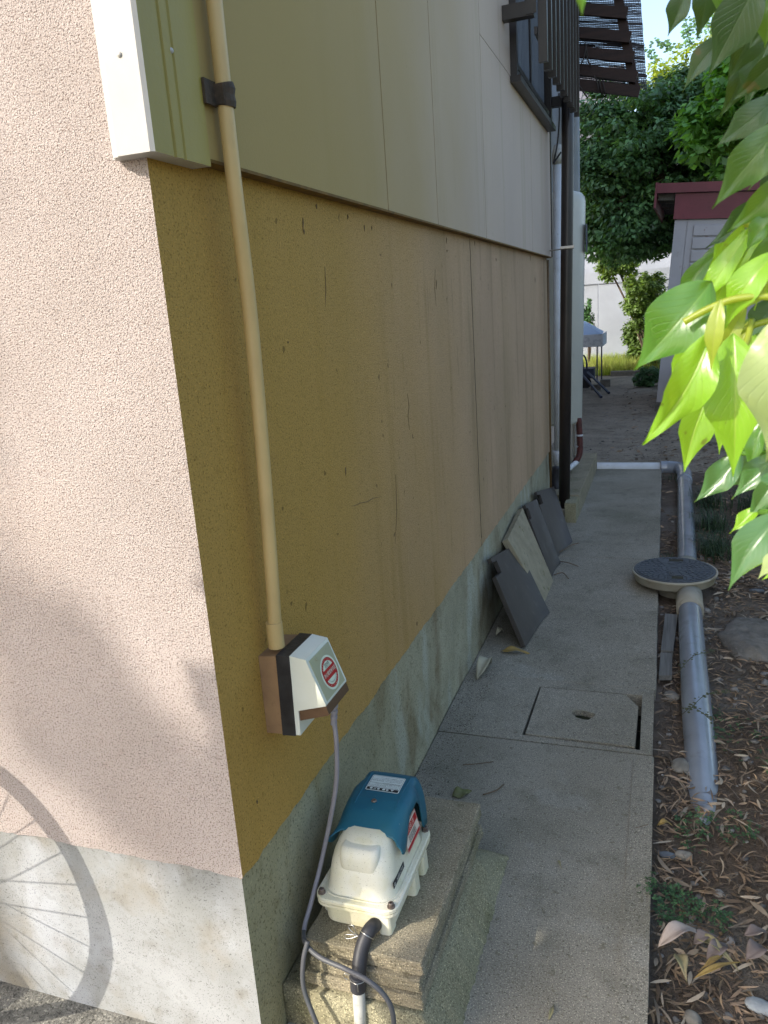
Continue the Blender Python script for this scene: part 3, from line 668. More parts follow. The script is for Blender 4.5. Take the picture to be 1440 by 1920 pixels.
text('lettering', '岐 阜 県 知 事', 0.0033, blackink, fm @ Matrix.Translation((0, 0.0125, 0.0006)), stk) if False else None
text('lettering', '清 掃 年 月 日', 0.0036, blackink, fm @ Matrix.Translation((0, 0.0128, 0.0006)), stk)
nums = ['1', '2', '3', '4', '5', '6', '7', '8', '9', '10', '11', '12']
for k in range(6):
    for off, ni in ((0, k), (180, 6+k)):
        a = R(21+off+k*23.2+11); rr = SR*0.78
        text('lettering', nums[ni], 0.0042, whiteink, fm @ Matrix.Translation((rr*math.cos(a), rr*math.sin(a), 0.0007)), stk)
for k in range(9):
    a = R(220+k*12.5); rr = SR*0.57
    text('lettering', '浄化槽清掃業協会'[k % 8], 0.0030, blackink, fm @ Matrix.Translation((rr*math.cos(a), rr*math.sin(a), 0.0007)) @ Matrix.Rotation(a+math.pi/2, 4, 'Z'), stk)

# power cable from the hood to the pump, looping at the bottom
g0 = Vector((0.123, 0.232, 0.722))
t = Thing('power_cable', 'grey power cable hanging from the socket box and looping beside the concrete pavers', 'cable', (0.05, 0.1, 0.1))
def A(px, py, y): return at(px, py, 1, y)
P = [g0, A(626, 1345, .232), A(631, 1400, .235), A(629, 1480, .245), A(606, 1600, .25), A(584, 1690, .20), A(571, 1738, .16), A(573, 1768, .11), A(600, 1795, .088), A(650, 1818, .074),
     A(700, 1846, .066), A(732, 1885, .060), A(738, 1935, .058), A(725, 1975, .055)]
sp = smoothpath(P, 8); cut = 7*8-6
t.add(obj('cord', tb(sp[:cut+1], 0.0052, 12), cable_m, smooth=True)); t.add(obj('cord', tb(sp[cut:], 0.0052, 12), cable_dark, smooth=True))
P = [A(577, 1765, .10), A(569, 1800, .085), A(569, 1850, .072), A(588, 1905, .06), A(612, 1960, .055)]
t.add(obj('cord', tb(smoothpath(P, 8), 0.0052, 12), cable_dark, smooth=True))
bm = bmesh.new(); d = (P[0]-P[1]); a0 = g0+Vector((0, 0, 0.006)); b0 = A(626, 1352, .232)
for k in range(5):
    q = a0.lerp(b0, k/4.0); tube(bm, [q, q+(b0-a0)*0.14], 0.0085-k*0.0004, 12)
tube(bm, [a0, b0], 0.0062, 10)
t.add(obj('strain_relief', bm, cable_m))

# ---------------------------------------------------------------- plinth, pavers, pump
t = Thing('concrete_plinth', 'low mossy concrete plinth with a sloped mortar edge under the pump pavers', 'plinth', (0.15, 0.2, 0))
bm = bmesh.new(); rr = random.Random(5)
ysx = list(np.linspace(0.098, 0.745, 60)); rings = []
for y in ysx:
    k = max(0, min(1, (y-0.55)/0.195)); hz = 0.098
    e = rr.uniform(-0.0015, 0.0015)
    f = 1-max(0, (y-0.60)/0.145)*0.9 if y > 0.6 else 1
    pr = [(0.0, -0.05), (0.0, hz*f), (0.312+e, hz*f), (0.325+e, (hz-0.018)*f), (0.348+e*2, 0.045*f), (0.372+e*2, 0.003), (0.374, -0.05)]
    rings.append([bm.verts.new((x, y, z)) for x, z in pr])
for a, b in zip(rings, rings[1:]):
    for k in range(len(a)): bm.faces.new((a[k], b[k], b[(k+1) % len(a)], a[(k+1) % len(a)]))
bm.faces.new(rings[0]); bm.faces.new(rings[-1][::-1])
t.add(obj('base', bm, mortar_m, smooth=True))
def paver(name, x0, x1, y0, y1, z0, z1, label, seed):
    bm = bmesh.new(); box(bm, x0, x1, y0, y1, z0, z1)
    bmesh.ops.subdivide_edges(bm, edges=bm.edges[:], cuts=14, use_grid_fill=True)
    q = random.Random(seed)
    for v_ in bm.verts:
        c = v_.co; ex = min(c.x-x0, x1-c.x) < 1e-4; ey = min(c.y-y0, y1-c.y) < 1e-4
        if ex: c.x += q.uniform(-0.0016, 0.0016)
        if ey: c.y += q.uniform(-0.0012, 0.0012)
        if (ex or ey) and min(c.z-z0, z1-c.z) < 1e-4 and q.random() < 0.12: c.x -= 0.004*(1 if x1-c.x < 0.05 else -1)
    o = obj(name, bm, paver_m, bevel=0.002, seg=1)
    tag(o, label, 'paver', 'concrete pavers stacked under the air pump'); return o
paver('concrete_paver', 0.046, 0.311, 0.132, 0.684, 0.1665, 0.2, 'topmost concrete paver, directly under the air pump', 1)
paver('concrete_paver', 0.060, 0.306, 0.121, 0.672, 0.1335, 0.1655, 'middle concrete paver of the stack of three below the air pump', 2)
paver('concrete_paver', 0.048, 0.313, 0.113, 0.690, 0.1005, 0.1325, 'lowest concrete paver of the stack, resting on the mossy plinth', 3)

pump = Thing('air_pump', 'ivory septic air pump with teal top cover standing on stacked concrete pavers', 'air pump', (0.147, 0.325, 0.2))
cx = 0.147
bm = bmesh.new()
loft(bm, [(rrect(cx, 0.325, 0.150, 0.262, 0.028), 0.2005), (rrect(cx, 0.325, 0.158, 0.272, 0.03), 0.206), (rrect(cx, 0.325, 0.164, 0.276, 0.03), 0.247)])
for px_, py_ in ((cx+0.065, 0.205), (cx+0.083, 0.33), (cx-0.078, 0.24), (cx-0.078, 0.42), (cx+0.083, 0.40)):
    loft(bm, [(rrect(px_, py_, 0.03, 0.04, 0.009, 3), 0.2005), (rrect(px_, py_, 0.026, 0.036, 0.008, 3), 0.247)])
pump.add(obj('lower_case', bm, ivory_m, smooth=False, bevel=0.0015, seg=1))
bm = bmesh.new()
loft(bm, [(rrect(cx, 0.325, 0.186, 0.290, 0.028), 0.2475), (rrect(cx, 0.325, 0.190, 0.294, 0.03), 0.250), (rrect(cx, 0.325, 0.190, 0.294, 0.03), 0.2565)])
fl = pump.add(obj('flange', bm, ivory_m, bevel=0.001, seg=1))
bm = bmesh.new()
loft(bm, [(rrect(cx, 0.325, 0.186, 0.290, 0.028), 0.2572), (rrect(cx, 0.325, 0.192, 0.296, 0.031), 0.2595), (rrect(cx, 0.325, 0.192, 0.296, 0.031), 0.266), (rrect(cx, 0.325, 0.186, 0.290, 0.028), 0.2685)])
obj('upper_flange', bm, ivory_m, fl, bevel=0.0008, seg=1)
bm = bmesh.new()
def body_ring(z, w_, y0, y1, r_): return (rrect(cx, (y0+y1)/2, w_, y1-y0, r_, 8), z)
loft(bm, [body_ring(0.2655, 0.166, 0.196, 0.452, 0.040), body_ring(0.2705, 0.160, 0.199, 0.449, 0.040), body_ring(0.276, 0.156, 0.202, 0.447, 0.042), body_ring(0.300, 0.153, 0.206, 0.446, 0.044),
          body_ring(0.320, 0.149, 0.212, 0.446, 0.046), body_ring(0.340, 0.140, 0.222, 0.445, 0.046), body_ring(0.356, 0.127, 0.234, 0.443, 0.045), body_ring(0.369, 0.110, 0.247, 0.44, 0.042), body_ring(0.377, 0.092, 0.26, 0.432, 0.038), body_ring(0.381, 0.07, 0.275, 0.42, 0.03)])
body = pump.add(obj('upper_case', bm, ivory_m, smooth=True))
bm = bmesh.new()
kx, ky = 0.147, 0.262
loft(bm, [(rrect(kx, ky-0.004, 0.066, 0.060, 0.020, 5), 0.300), (rrect(kx, ky-0.010, 0.092, 0.078, 0.020, 5), 0.326), (rrect(kx, ky-0.004, 0.092, 0.076, 0.018, 5), 0.356), (rrect(kx, ky-0.001, 0.089, 0.072, 0.016, 5), 0.363), (rrect(kx, ky, 0.083, 0.066, 0.014, 5), 0.3675), (rrect(kx, ky, 0.074, 0.058, 0.012, 5), 0.369)])
kb = obj('filter_boss', bm, ivory_m, body, smooth=True)
bm = bmesh.new(); lathe(bm, [(0.009, 0), (0.009, 0.0012), (0.0075, 0.0012), (0.0075, 0.0004), (0.004, 0.0004), (0.004, 0.001), (0.0, 0.001)], (kx-0.004, ky-0.004, 0.3686), 24, close=False)
obj('button', bm, ivory_m, body, smooth=False)
# four case bolts in flange corners
bm = bmesh.new(); lathe(bm, [(0.0085, 0), (0.0085, 0.003), (0.0062, 0.0035), (0.0062, 0.010), (0.0048, 0.0112), (0.0025, 0.0112), (0.002, 0.008), (0.0005, 0.008)], n=20)
bolt_me = None
for (x, y) in ((cx-0.081, 0.196), (cx+0.081, 0.194), (cx+0.081, 0.455), (cx-0.081, 0.455)):
    if bolt_me is None:
        b_ = pump.add(obj('bolt', bm, screw_m)); bolt_me = b_.data
    else: b_ = pump.add(link('bolt', bolt_me))
    b_.matrix_parent_inverse = Matrix.Translation(-pump.loc); b_.location = (x, y, 0.2683)
# teal cover: stations along y, inverted-U profile with flared skirt
bm = bmesh.new(); st = []
NP = 26
ysn = np.linspace(0.272, 0.478, 34)
def lerp(a, b, t_): return a+(b-a)*t_
def interp(y, xs_, vs_): return float(np.interp(y, xs_, vs_))
for y in ysn:
    zt = interp(y, [0.272, 0.29, 0.33, 0.365, 0.40, 0.466, 0.478], [0.3735, 0.382, 0.397, 0.4035, 0.405, 0.404, 0.398])
    zb = interp(y, [0.272, 0.282, 0.30, 0.318, 0.335, 0.36, 0.41, 0.432, 0.445, 0.46, 0.478], [0.346, 0.335, 0.330, 0.338, 0.356, 0.374, 0.378, 0.355, 0.285, 0.274, 0.274])
    hw = interp(y, [0.272, 0.31, 0.36, 0.478], [0.046, 0.051, 0.056, 0.056])
    fl_ = interp(y, [0.272, 0.31, 0.36, 0.44, 0.478], [0.090, 0.084, 0.078, 0.080, 0.080])
    row = []
    for s in (-1, 1):
        half = []
        for k in range(NP//2):
            q = k/(NP//2-1)
            if q < 0.4: x = hw*q/0.4; z = zt-0.0012*(q/0.4)**2
            else:
                qq = (q-0.4)/0.6; zr = zt-0.0012
                x = hw+(fl_-hw)*(1-(1-qq)**2.2); z = zr-(zr-zb)*(qq**1.5)
            half.append((cx+s*x, y, z))
        row.append(half)
    line = row[0][::-1]+row[1][1:]
    # scalloped front edge
    out = []
    for (x, yy, z) in line:
        dd = abs(x-cx)/0.09
        sc = 0.0
        if yy < 0.30: sc = (0.30-yy)/0.028*(0.010*math.exp(-((dd-0.62)/0.16)**2)-0.012*(1 if dd > 0.8 else 0)*0.5)
        out.append(bm.verts.new((x, yy+sc, z)))
    st.append(out)
for a, b in zip(st, st[1:]):
    for k in range(len(a)-1): bm.faces.new((a[k], a[k+1], b[k+1], b[k]))
last = st[-1]
bb = [bm.verts.new((v_.co.x, 0.480, v_.co.z)) for v_ in last]
bc = bm.faces.new([bb[k] for k in range(len(bb))])
for k in range(len(last)-1): bm.faces.new((last[k], last[k+1], bb[k+1], bb[k]))
cov = pump.add(obj('top_cover', bm, teal_m, smooth=True))
sm = cov.modifiers.new('thick', 'SOLIDIFY'); sm.thickness = 0.003; sm.offset = -1
# moulded ridge on each side of the top
for s in (-1, 1):
    bm = bmesh.new()
    tube(bm, [(cx+s*0.0495, y, interp(y, [0.34, 0.365, 0.40, 0.466], [0.3985, 0.4025, 0.4038, 0.4032])) for y in np.linspace(0.345, 0.466, 12)], 0.0016, 8)
    obj('ridge', bm, teal_m, cov, smooth=True)
bm = bmesh.new(); lathe(bm, [(0.0065, 0), (0.0065, 0.0012), (0.005, 0.0028), (0.002, 0.003), (0.0018, 0.0012), (0.0004, 0.0012)], (cx-0.006, 0.357, 0.4025), 20)
obj('screw', bm, screw_m, cov)
# warning label on the top, its heading towards the camera (read from behind)
lm = frame((cx, 0.4225, 0.4056), (-1, 0, 0), (0, -1, 0))
bm = bmesh.new(); 
def rr_face(bm, w_, h_, r_, dz=0, dx=0, dy=0):
    bm.faces.new([bm.verts.new((x+dx, y+dy, dz)) for x, y in rrect(0, 0, w_, h_, r_, 4)])
rr_face(bm, 0.083, 0.062, 0.004); bmesh.ops.transform(bm, matrix=lm, verts=bm.verts)
lab = obj('warning_label', bm, whitelab, cov)
bm = bmesh.new()
for (w_, h_, dy) in ((0.078, 0.0005, 0.0283), (0.078, 0.0005, -0.0283), (0.078, 0.0006, 0.0), (0.078, 0.0005, -0.0283)):
    box(bm, -w_/2, w_/2, dy-h_/2, dy+h_/2, 0.0002, 0.0004)
for s in (-1, 1): box(bm, s*0.039-0.00025, s*0.039+0.00025, -0.0285, 0.0285, 0.0002, 0.0004)
box(bm, -0.0385, 0.0385, 0.0185, 0.0280, 0.0002, 0.0004)
bmesh.ops.transform(bm, matrix=lm, verts=bm.verts); obj('black_print', bm, blackink, lab)
bm = bmesh.new()
for x_ in (-0.003, 0.012, 0.028): disc(bm, (x_, 0.0232), 0, 0.0036, n=16, z=0.0006) if x_ != 0.012 else None
vs = [bm.verts.new((-0.024+x, 0.0232+y, 0.0006)) for x, y in ((-0.0045, -0.0036), (0.0045, -0.0036), (0, 0.0038))]; bm.faces.new(vs)
disc(bm, (-0.012, 0.0232), 0, 0.0033, n=16, z=0.0006); disc(bm, (0.010, 0.0232), 0, 0.0033, n=16, z=0.0006)
bmesh.ops.transform(bm, matrix=lm, verts=bm.verts); obj('white_symbols', bm, whitelab, lab)
text('lettering', '!', 0.006, blackink, lm @ Matrix.Translation((-0.024, 0.0226, 0.0009)), lab)
text('lettering', '注', 0.0078, whitelab, lm @ Matrix.Translation((-0.0045+0.0, 0.0232, 0.0012)), lab)
text('lettering', '意', 0.0078, whitelab, lm @ Matrix.Translation((0.0185, 0.0232, 0.0012)), lab)
lines = ['感電や火災のおそれがあるため分解や改造は', 'しないでください。電源を切り差込みプラグを', '抜いてから点検や掃除をしてください。', 'ぬれた手でさわらないこと。',
         'けがのおそれがあります。運転中や停止直後は', '本体が熱くなるため手をふれないでください。', '吸込口や通風部をふさがないこと。']
for k, s in enumerate(lines):
    text('lettering', s, 0.0040, blackink, lm @ Matrix.Translation((-0.0365, 0.0150-k*0.0056-(0.002 if k > 3 else 0), 0.0006)), lab, align='LEFT', sx=0.9)
# maker's badge and inspection sticker on the right flank
vS = Vector((-0.02, 0, 1)).normalized()
bmx = frame((0.2238, 0.262, 0.2935), (0.0, 1, 0.0), (-0.09, 0, 1))
bm = bmesh.new(); box(bm, -0.036, 0.036, -0.0065, 0.0065, 0, 0.0015); bmesh.ops.transform(bm, matrix=bmx, verts=bm.verts)
bd = obj('badge', bm, blackink, body)
text('lettering', 'HIBLOW', 0.0125, silverink, bmx @ Matrix.Translation((0.006, 0, 0.0019)), bd, shear=0.25, sx=0.95)
bm = bmesh.new(); disc(bm, (-0.029, 0), 0.0028, 0.0042, n=20, z=0.0019); box(bm, -0.030, -0.028, -0.0025, 0.0025, 0.0019, 0.0021); bmesh.ops.transform(bm, matrix=bmx, verts=bm.verts); obj('emblem', bm, silverink, bd)
sm_ = frame((0.2205, 0.372, 0.326), (0.0, 1, 0.0), (-0.24, 0, 1))
bm = bmesh.new(); rr_face(bm, 0.095, 0.055, 0.003, 0.0022); bmesh.ops.transform(bm, matrix=sm_, verts=bm.verts); sk = obj('red_sticker', bm, mat('sticker_pale', (0.72, 0.62, 0.52), None, rough=0.4), body)
bm = bmesh.new()
box(bm, -0.044, 0.044, 0.004, 0.0205, 0.0024, 0.0026); box(bm, -0.044, 0.044, -0.0245, -0.0175, 0.0024, 0.0026)
for yy in (0.0255, -0.0265): box(bm, -0.0465, 0.0465, yy, yy+0.0008, 0.0024, 0.0026)
for xx in (-0.0465, 0.0457): box(bm, xx, xx+0.0008, -0.0265, 0.0255, 0.0024, 0.0026)
bmesh.ops.transform(bm, matrix=sm_, verts=bm.verts); obj('red_print', bm, red_m, sk)
text('lettering', '点検済', 0.014, pinkink, sm_ @ Matrix.Translation((0, 0.012, 0.003)), sk, sx=1.3)
for k in range(3): text('lettering', '保守点検 電話番号', 0.006, blackink, sm_ @ Matrix.Translation((0, -0.002-k*0.0055, 0.0028)), sk)
# raised sealing rib round the case foot
bm = bmesh.new(); pr = rrect(cx, 0.3235, 0.170, 0.262, 0.043, 8); tube(bm, [(x, y, 0.2692) for x, y in pr+pr[:1]], 0.0013, 6, cap=False)
obj('moulded_rib', bm, ivory_m, body, smooth=True)

# air hose: black rubber elbow on a grey riser, with wire clips
t = Thing('air_hose', 'black rubber elbow hose with wire clips joining the pump to a grey pipe', 'hose', (0.17, 0.11, 0.1))
hp = [A(704, 1733, .185), A(693, 1744, .160), A(683, 1764, .143), A(676, 1790, .126), A(673, 1818, .108), A(672, 1846, .100), A(672, 1853, .099)]
hs = smoothpath(hp, 6)
t.add(obj('elbow', tb(hs, 0.0152, 24), rubber_m, smooth=True))
e1 = hs[-1]; dwn = (hs[-1]-hs[-4]).normalized()
t.add(obj('cuff', tb([e1-dwn*0.034, e1-dwn*0.033, e1+dwn*0.001, e1+dwn*0.002], [0.0155, 0.0170, 0.0170, 0.0158], 24), rubber_m))
def torus_pts(c, n_, r_, m=28):
    n_ = n_.normalized(); a = n_.orthogonal().normalized(); b = n_.cross(a)
    return [c+(a*math.cos(2*math.pi*k/m)+b*math.sin(2*math.pi*k/m))*r_ for k in range(m+1)]
c1 = hs[9]; d1 = hs[10]-hs[8]
for c_, d_, s_ in ((c1, d1, 1), (e1-dwn*0.030, dwn, 1)):
    bm = bmesh.new(); tube(bm, torus_pts(c_, d_, 0.0162 if c_ is c1 else 0.0180), 0.0010, 6, cap=False)
    if c_ is c1:
        q = c_+Vector((-0.016, -0.006, 0.0))
        tube(bm, smoothpath([q, q+Vector((-0.012, -0.004, 0.010)), q+Vector((-0.022, -0.002, 0.020)), q+Vector((-0.010, -0.003, 0.026)), q+Vector((-0.004, -0.004, 0.012)), q], 4), 0.0010, 6)
        tube(bm, smoothpath([q, q+Vector((-0.014, -0.004, -0.006)), q+Vector((-0.028, -0.004, -0.010)), q+Vector((-0.030, -0.003, -0.002)), q+Vector((-0.012, -0.003, 0.002)), q], 4), 0.0010, 6)
    else:
        q = c_+Vector((0.002, -0.019, 0)); tube(bm, [q+Vector((-0.010, 0.003, 0.001)), q, q+Vector((0.004, 0, 0.001)), q+Vector((0.004, 0, -0.018))], 0.0011, 6)
        q2 = c_+Vector((-0.018, -0.002, 0)); tube(bm, smoothpath([q2, q2+Vector((-0.010, -0.002, 0.004)), q2+Vector((-0.012, -0.002, -0.006)), q2+Vector((-0.004, -0.002, -0.010))], 4), 0.0009, 6)
    t.add(obj('wire_clip', bm, steel_m, smooth=True))
lo = Vector((e1.x-0.002, e1.y-0.006, -0.01))
o = obj('riser_pipe', tb([e1-dwn*0.01, lo], 0.0132, 22), pipe_pl, smooth=True); tag(o, 'weathered grey riser pipe below the black rubber elbow hose', 'pipe')

# ---------------------------------------------------------------- things leaning on the foundation
def lean_plate(name, b1, b2, t2, t1, th, m, label, cat, notch=False, group=None, tile=False):
    b1, b2, t2, t1 = map(Vector, (b1, b2, t2, t1))
    bm = bmesh.new(); nu, nv = 14, 20
    nrm = (b2-b1).cross(t1-b1).normalized()
    if nrm.x < 0: nrm = -nrm
    G = []
    for j in range(nv+1):
        row = []
        for i in range(nu+1):
            a = i/nu; b = j/nv
            p = b1.lerp(b2, a).lerp(t1.lerp(t2, a), b)
            h = 0
            if tile: h = 0.010*max(0, (a-0.72)/0.28)**1.5-0.003*math.sin(math.pi*a)
            row.append((p+nrm*h))
        G.append(row)
    keep = lambda i, j: not (notch and (i < 3 and j >= nv-4 and j < nv-1) or (notch and i < 1 and j >= nv-4))
    F = [[bm.verts.new(p) for p in row] for row in G]; Bk = [[bm.verts.new(p-nrm*th) for p in row] for row in G]
    for j in range(nv):
        for i in range(nu):
            if not keep(i, j): continue
            bm.faces.new((F[j][i], F[j][i+1], F[j+1][i+1], F[j+1][i])); bm.faces.new((Bk[j][i], Bk[j+1][i], Bk[j+1][i+1], Bk[j][i+1]))
            for (di, dj, e) in ((-1, 0, ((j, i), (j+1, i))), (1, 0, ((j, i+1), (j+1, i+1))), (0, -1, ((j, i), (j, i+1))), (0, 1, ((j+1, i), (j+1, i+1)))):
                ii, jj = i+di, j+dj
                if not (0 <= ii < nu and 0 <= jj < nv and keep(ii, jj)):
                    (a_, b_), (c_, d_) = e; bm.faces.new((F[a_][b_], F[c_][d_], Bk[c_][d_], Bk[a_][b_]))
    bmesh.ops.delete(bm, geom=[v_ for v_ in bm.verts if not v_.link_faces], context='VERTS')
    o = obj(name, bm, m, bevel=0.002, seg=1); tag(o, label, cat, group); return o
GT = 'spare roof tiles leaning on the foundation'
lean_plate('roof_tile', (0.197, 2.114, 0.01), (0.237, 2.537, 0.004), (0.036, 2.815, 0.262), (0.036, 2.158, 0.395), 0.022, tile_m, 'notched dark roof tile nearest the camera, leaning in front of the pale slab', 'roof tile', True, GT, True)
lean_plate('stone_slab', (0.203, 2.664, 0.006), (0.204, 3.008, 0.003), (0.032, 3.091, 0.385), (0.032, 2.640, 0.345), 0.035, oldslab_m, 'pale cracked concrete slab with mossy spots leaning between dark roof tiles', 'slab')
lean_plate('roof_tile', (0.189, 3.060, 0.006), (0.199, 3.30, 0.003), (0.034, 3.53, 0.325), (0.034, 3.146, 0.39), 0.020, tile_m, 'middle dark roof tile, leaning directly behind the pale cracked slab', 'roof tile', True, GT, True)
lean_plate('roof_tile', (0.176, 3.43, 0.004), (0.222, 3.73, 0.002), (0.037, 4.30, 0.225), (0.037, 3.52, 0.375), 0.020, tile_m, 'farthest dark roof tile, leaning beside the black downpipe', 'roof tile', True, GT, True)

# ---------------------------------------------------------------- downpipe and the things at the far end of the wall
t = Thing('downpipe', 'black-brown round rain downpipe standing at the far end of the side wall', 'downpipe', (0.112, 4.33, 0))
t.add(obj('pipe', tb([(0.112, 4.33, 0.06), (0.135, 4.33, 1.2), (0.160, 4.33, 2.4), (0.172, 4.33, 3.6)], 0.0385, 28), black_pipe, smooth=True))
t.add(obj('ground_socket', tb([(0.122, 4.31, -0.02), (0.124, 4.31, 0.072)], [0.036, 0.042], 24), rim_m, smooth=True))
c_ = Vector((0.149, 4.33, 1.80)); bm = bmesh.new(); tube(bm, torus_pts(c_, Vector((0, 0, 1)), 0.0395), 0.005, 8, cap=False); tube(bm, [c_+Vector((-0.035, 0, 0)), Vector((-0.01, 4.40, 1.80))], 0.004, 8)
box(bm, 0.11, 0.20, 4.284, 4.292, 1.80, 1.815)
t.add(obj('bracket', bm, steel_m))
t = Thing('vent_duct', 'white plastic duct pipe standing beside the downpipe behind the wall end', 'pipe', (0.02, 4.9, 0.2))
t.add(obj('duct', tb([(0.005, 4.9, 0.36), (0.010, 4.9, 1.2), (0.026, 4.9, 2.4)], 0.030, 20), white_pvc, smooth=True))
t.add(obj('cap', tb([(0.026, 4.9, 2.40), (0.027, 4.9, 2.45), (0.03, 4.92, 2.52)], [0.036, 0.040, 0.030], 20), pipe_pl, smooth=True))
t.add(obj('coupling', tb([(0.004, 4.9, 0.25), (0.004, 4.9, 0.30), (0.005, 4.9, 0.31), (0.005, 4.9, 0.37)], [0.030, 0.036, 0.040, 0.040], 20), white_pvc, smooth=True))
o = obj('wall_pole', tb([(-0.012, 4.54, 0.02), (-0.006, 4.54, 1.75)], 0.013, 12), brown_pole, smooth=True); tag(o, 'thin brown pole standing against the far end of the stucco wall', 'pole')
o = obj('drain_elbow', tb(smoothpath([(0.03, 4.62, 0.30), (0.02, 4.62, 0.20), (0.03, 4.60, 0.12), (0.02, 4.62, 0.0)], 5), 0.035, 16), rubber_m, smooth=True); tag(o, 'black drain elbow under the white duct at the wall end', 'pipe')
pb = obj('equipment_pad', rough_slab(0.0-0.35, 0.208, 4.40, 5.98, -0.05, 0.145, amp=0.002, seed=3), paver_m, bevel=0.006); tag(pb, 'raised concrete pad beside the path carrying the water heater', 'concrete pad')
bm = bmesh.new(); box(bm, 0.130, 0.205, 4.20, 4.398, -0.02, 0.135); box(bm, 0.06, 0.128, 4.30, 4.398, -0.02, 0.12)
o = obj('mossy_block', bm, mortar_m, bevel=0.006); tag(o, 'small mossy block at the near end of the raised pad behind the downpipe', 'block')
t = Thing('water_heater', 'tall cream cylindrical water heater tank on a raised pad behind the downpipe', 'water heater', (0.0, 5.35, 0.145))
bm = bmesh.new(); lathe(bm, [(0.10, 0.50), (0.165, 0.515), (0.178, 0.54), (0.178, 2.18), (0.172, 2.215), (0.15, 2.245), (0.10, 2.262), (0.02, 2.27)], (0.0, 5.35, 0), 40)
bmesh.ops.transform(bm, matrix=Matrix.Translation((-0.05, 0, 0)) @ Matrix.Shear('XY', 4, (0.022, 0)), verts=bm.verts)
t.add(obj('tank', bm, tank_m, smooth=True))
for q in ((-0.15, 5.25), (0.06, 5.25), (0.06, 5.46), (-0.15, 5.46)): t.add(obj('leg', bx(q[0]-0.015, q[0]+0.015, q[1]-0.015, q[1]+0.015, 0.146, 0.53), steel_m))
t.add(obj('label_plate', bx(0.182, 0.186, 5.27, 5.37, 1.82, 2.02), navy_m))
t.add(obj('lagged_pipe', tb(smoothpath([(0.12, 5.28, 0.56), (0.13, 5.26, 0.40), (0.13, 5.24, 0.28), (0.09, 5.20, 0.20)], 5), 0.024, 14), redpipe_m, smooth=True))
for z in (0.42, 0.33): t.add(obj('band', tb([(0.131, 5.255, z), (0.131, 5.255, z+0.012)], 0.026, 14), white_pvc))
t.add(obj('feed_pipe', tb(smoothpath([(0.11, 5.22, 0.215), (0.07, 5.05, 0.20), (0.02, 4.9, 0.16)], 4), 0.02, 12), white_pvc, smooth=True))
t.add(obj('thin_pipe', tb(smoothpath([(0.04, 5.2, 0.56), (0.05, 5.2, 0.40), (0.03, 5.1, 0.25), (0.02, 4.95, 0.18)], 5), 0.007, 8), pipe_pl, smooth=True))
# loose black wire hanging at the wall end
o = obj('hanging_wire', tb(smoothpath([A(1048, 175, 4.7), A(1049, 220, 4.7), A(1045, 270, 4.7), A(1038, 305, 4.7), A(1042, 300, 4.7), A(1052, 285, 4.7)], 6), 0.006, 6), rubber_m, smooth=True); tag(o, 'thin black wire hanging beside the downpipe under the window grille', 'wire')
# corrugated sheet behind
bm = bmesh.new()
for k in range(22):
    x = -0.37+k*0.0215; q = math.sin(k*math.pi/2)*0.006
    bm.verts.new((x, 5.9+q, 2.15)); bm.verts.new((x, 5.9+q, 4.2))
bm.verts.ensure_lookup_table()
for k in range(21): bm.faces.new((bm.verts[2*k], bm.verts[2*k+2], bm.verts[2*k+3], bm.verts[2*k+1]))
o = obj('corrugated_sheet', bm, sheet_m, smooth=True); tag(o, 'pale translucent corrugated sheet standing upright behind the water heater', 'plastic sheet')
sd = o.modifiers.new('thick', 'SOLIDIFY'); sd.thickness = 0.002

# trellis awning above, with reed screen behind
t = Thing('trellis', 'dark brown timber trellis of horizontal slats and a rail above the alley', 'trellis', (0.2, 5, 2.8))
def stick(p, q, up, w_, d_):
    """a squared timber from p to q, w_ tall (photo), d_ deep in y"""
    bm = bmesh.new(); p = Vector(p); q = Vector(q); a = (q-p).normalized(); yv = Vector((0, 1, 0)); nz = a.cross(yv).normalized()
    c4 = [p+nz*w_/2, p-nz*w_/2]; V0 = [bm.verts.new(s+nz*(w_/2*i)+yv*(d_*j)) for s in (p, q) for i, j in ((-1, 0), (1, 0), (1, 1), (-1, 1))]
    for f in ((0, 1, 2, 3), (7, 6, 5, 4), (0, 4, 5, 1), (1, 5, 6, 2), (2, 6, 7, 3), (3, 7, 4, 0)): bm.faces.new([V0[i] for i in f])
    return bm
for (xa, ya, xb, yb) in ((1068, 14, 1176, 24), (1068, 58, 1182, 69), (1070, 94, 1188, 107), (1074, 127, 1194, 144), (1078, 157, 1199, 171)):
    t.add(obj('slat', stick(at(xa-14, ya-1, 1, 5.0), at(xb, yb, 1, 5.0), None, 0.066, 0.035), wood_brown, bevel=0.004, seg=1))
t.add(obj('slat', stick(at(1054, -26, 1, 5.0), at(1170, -18, 1, 5.0), None, 0.066, 0.035), wood_brown, bevel=0.004, seg=1))
t.add(obj('rail', stick(at(1158, -10, 1, 5.04), at(1190, 165, 1, 5.04), None, 0.062, 0.04), wood_brown, bevel=0.004, seg=1))
t.add(obj('rail', stick(at(1063, -30, 1, 5.04), at(1078, 165, 1, 5.04), None, 0.05, 0.04), wood_brown, bevel=0.004, seg=1))
t = Thing('reed_screen', 'woven reed sunscreen hanging behind the timber trellis against the sky', 'screen', (0.3, 5.15, 2.8))
c00 = at(1066, 152, 1, 5.12); c10 = at(1213, 166, 1, 5.12); c11 = at(1197, -60, 1, 5.12); c01 = at(1056, -60, 1, 5.12)
bm = bmesh.new(); rows = 74; q = random.Random(9)
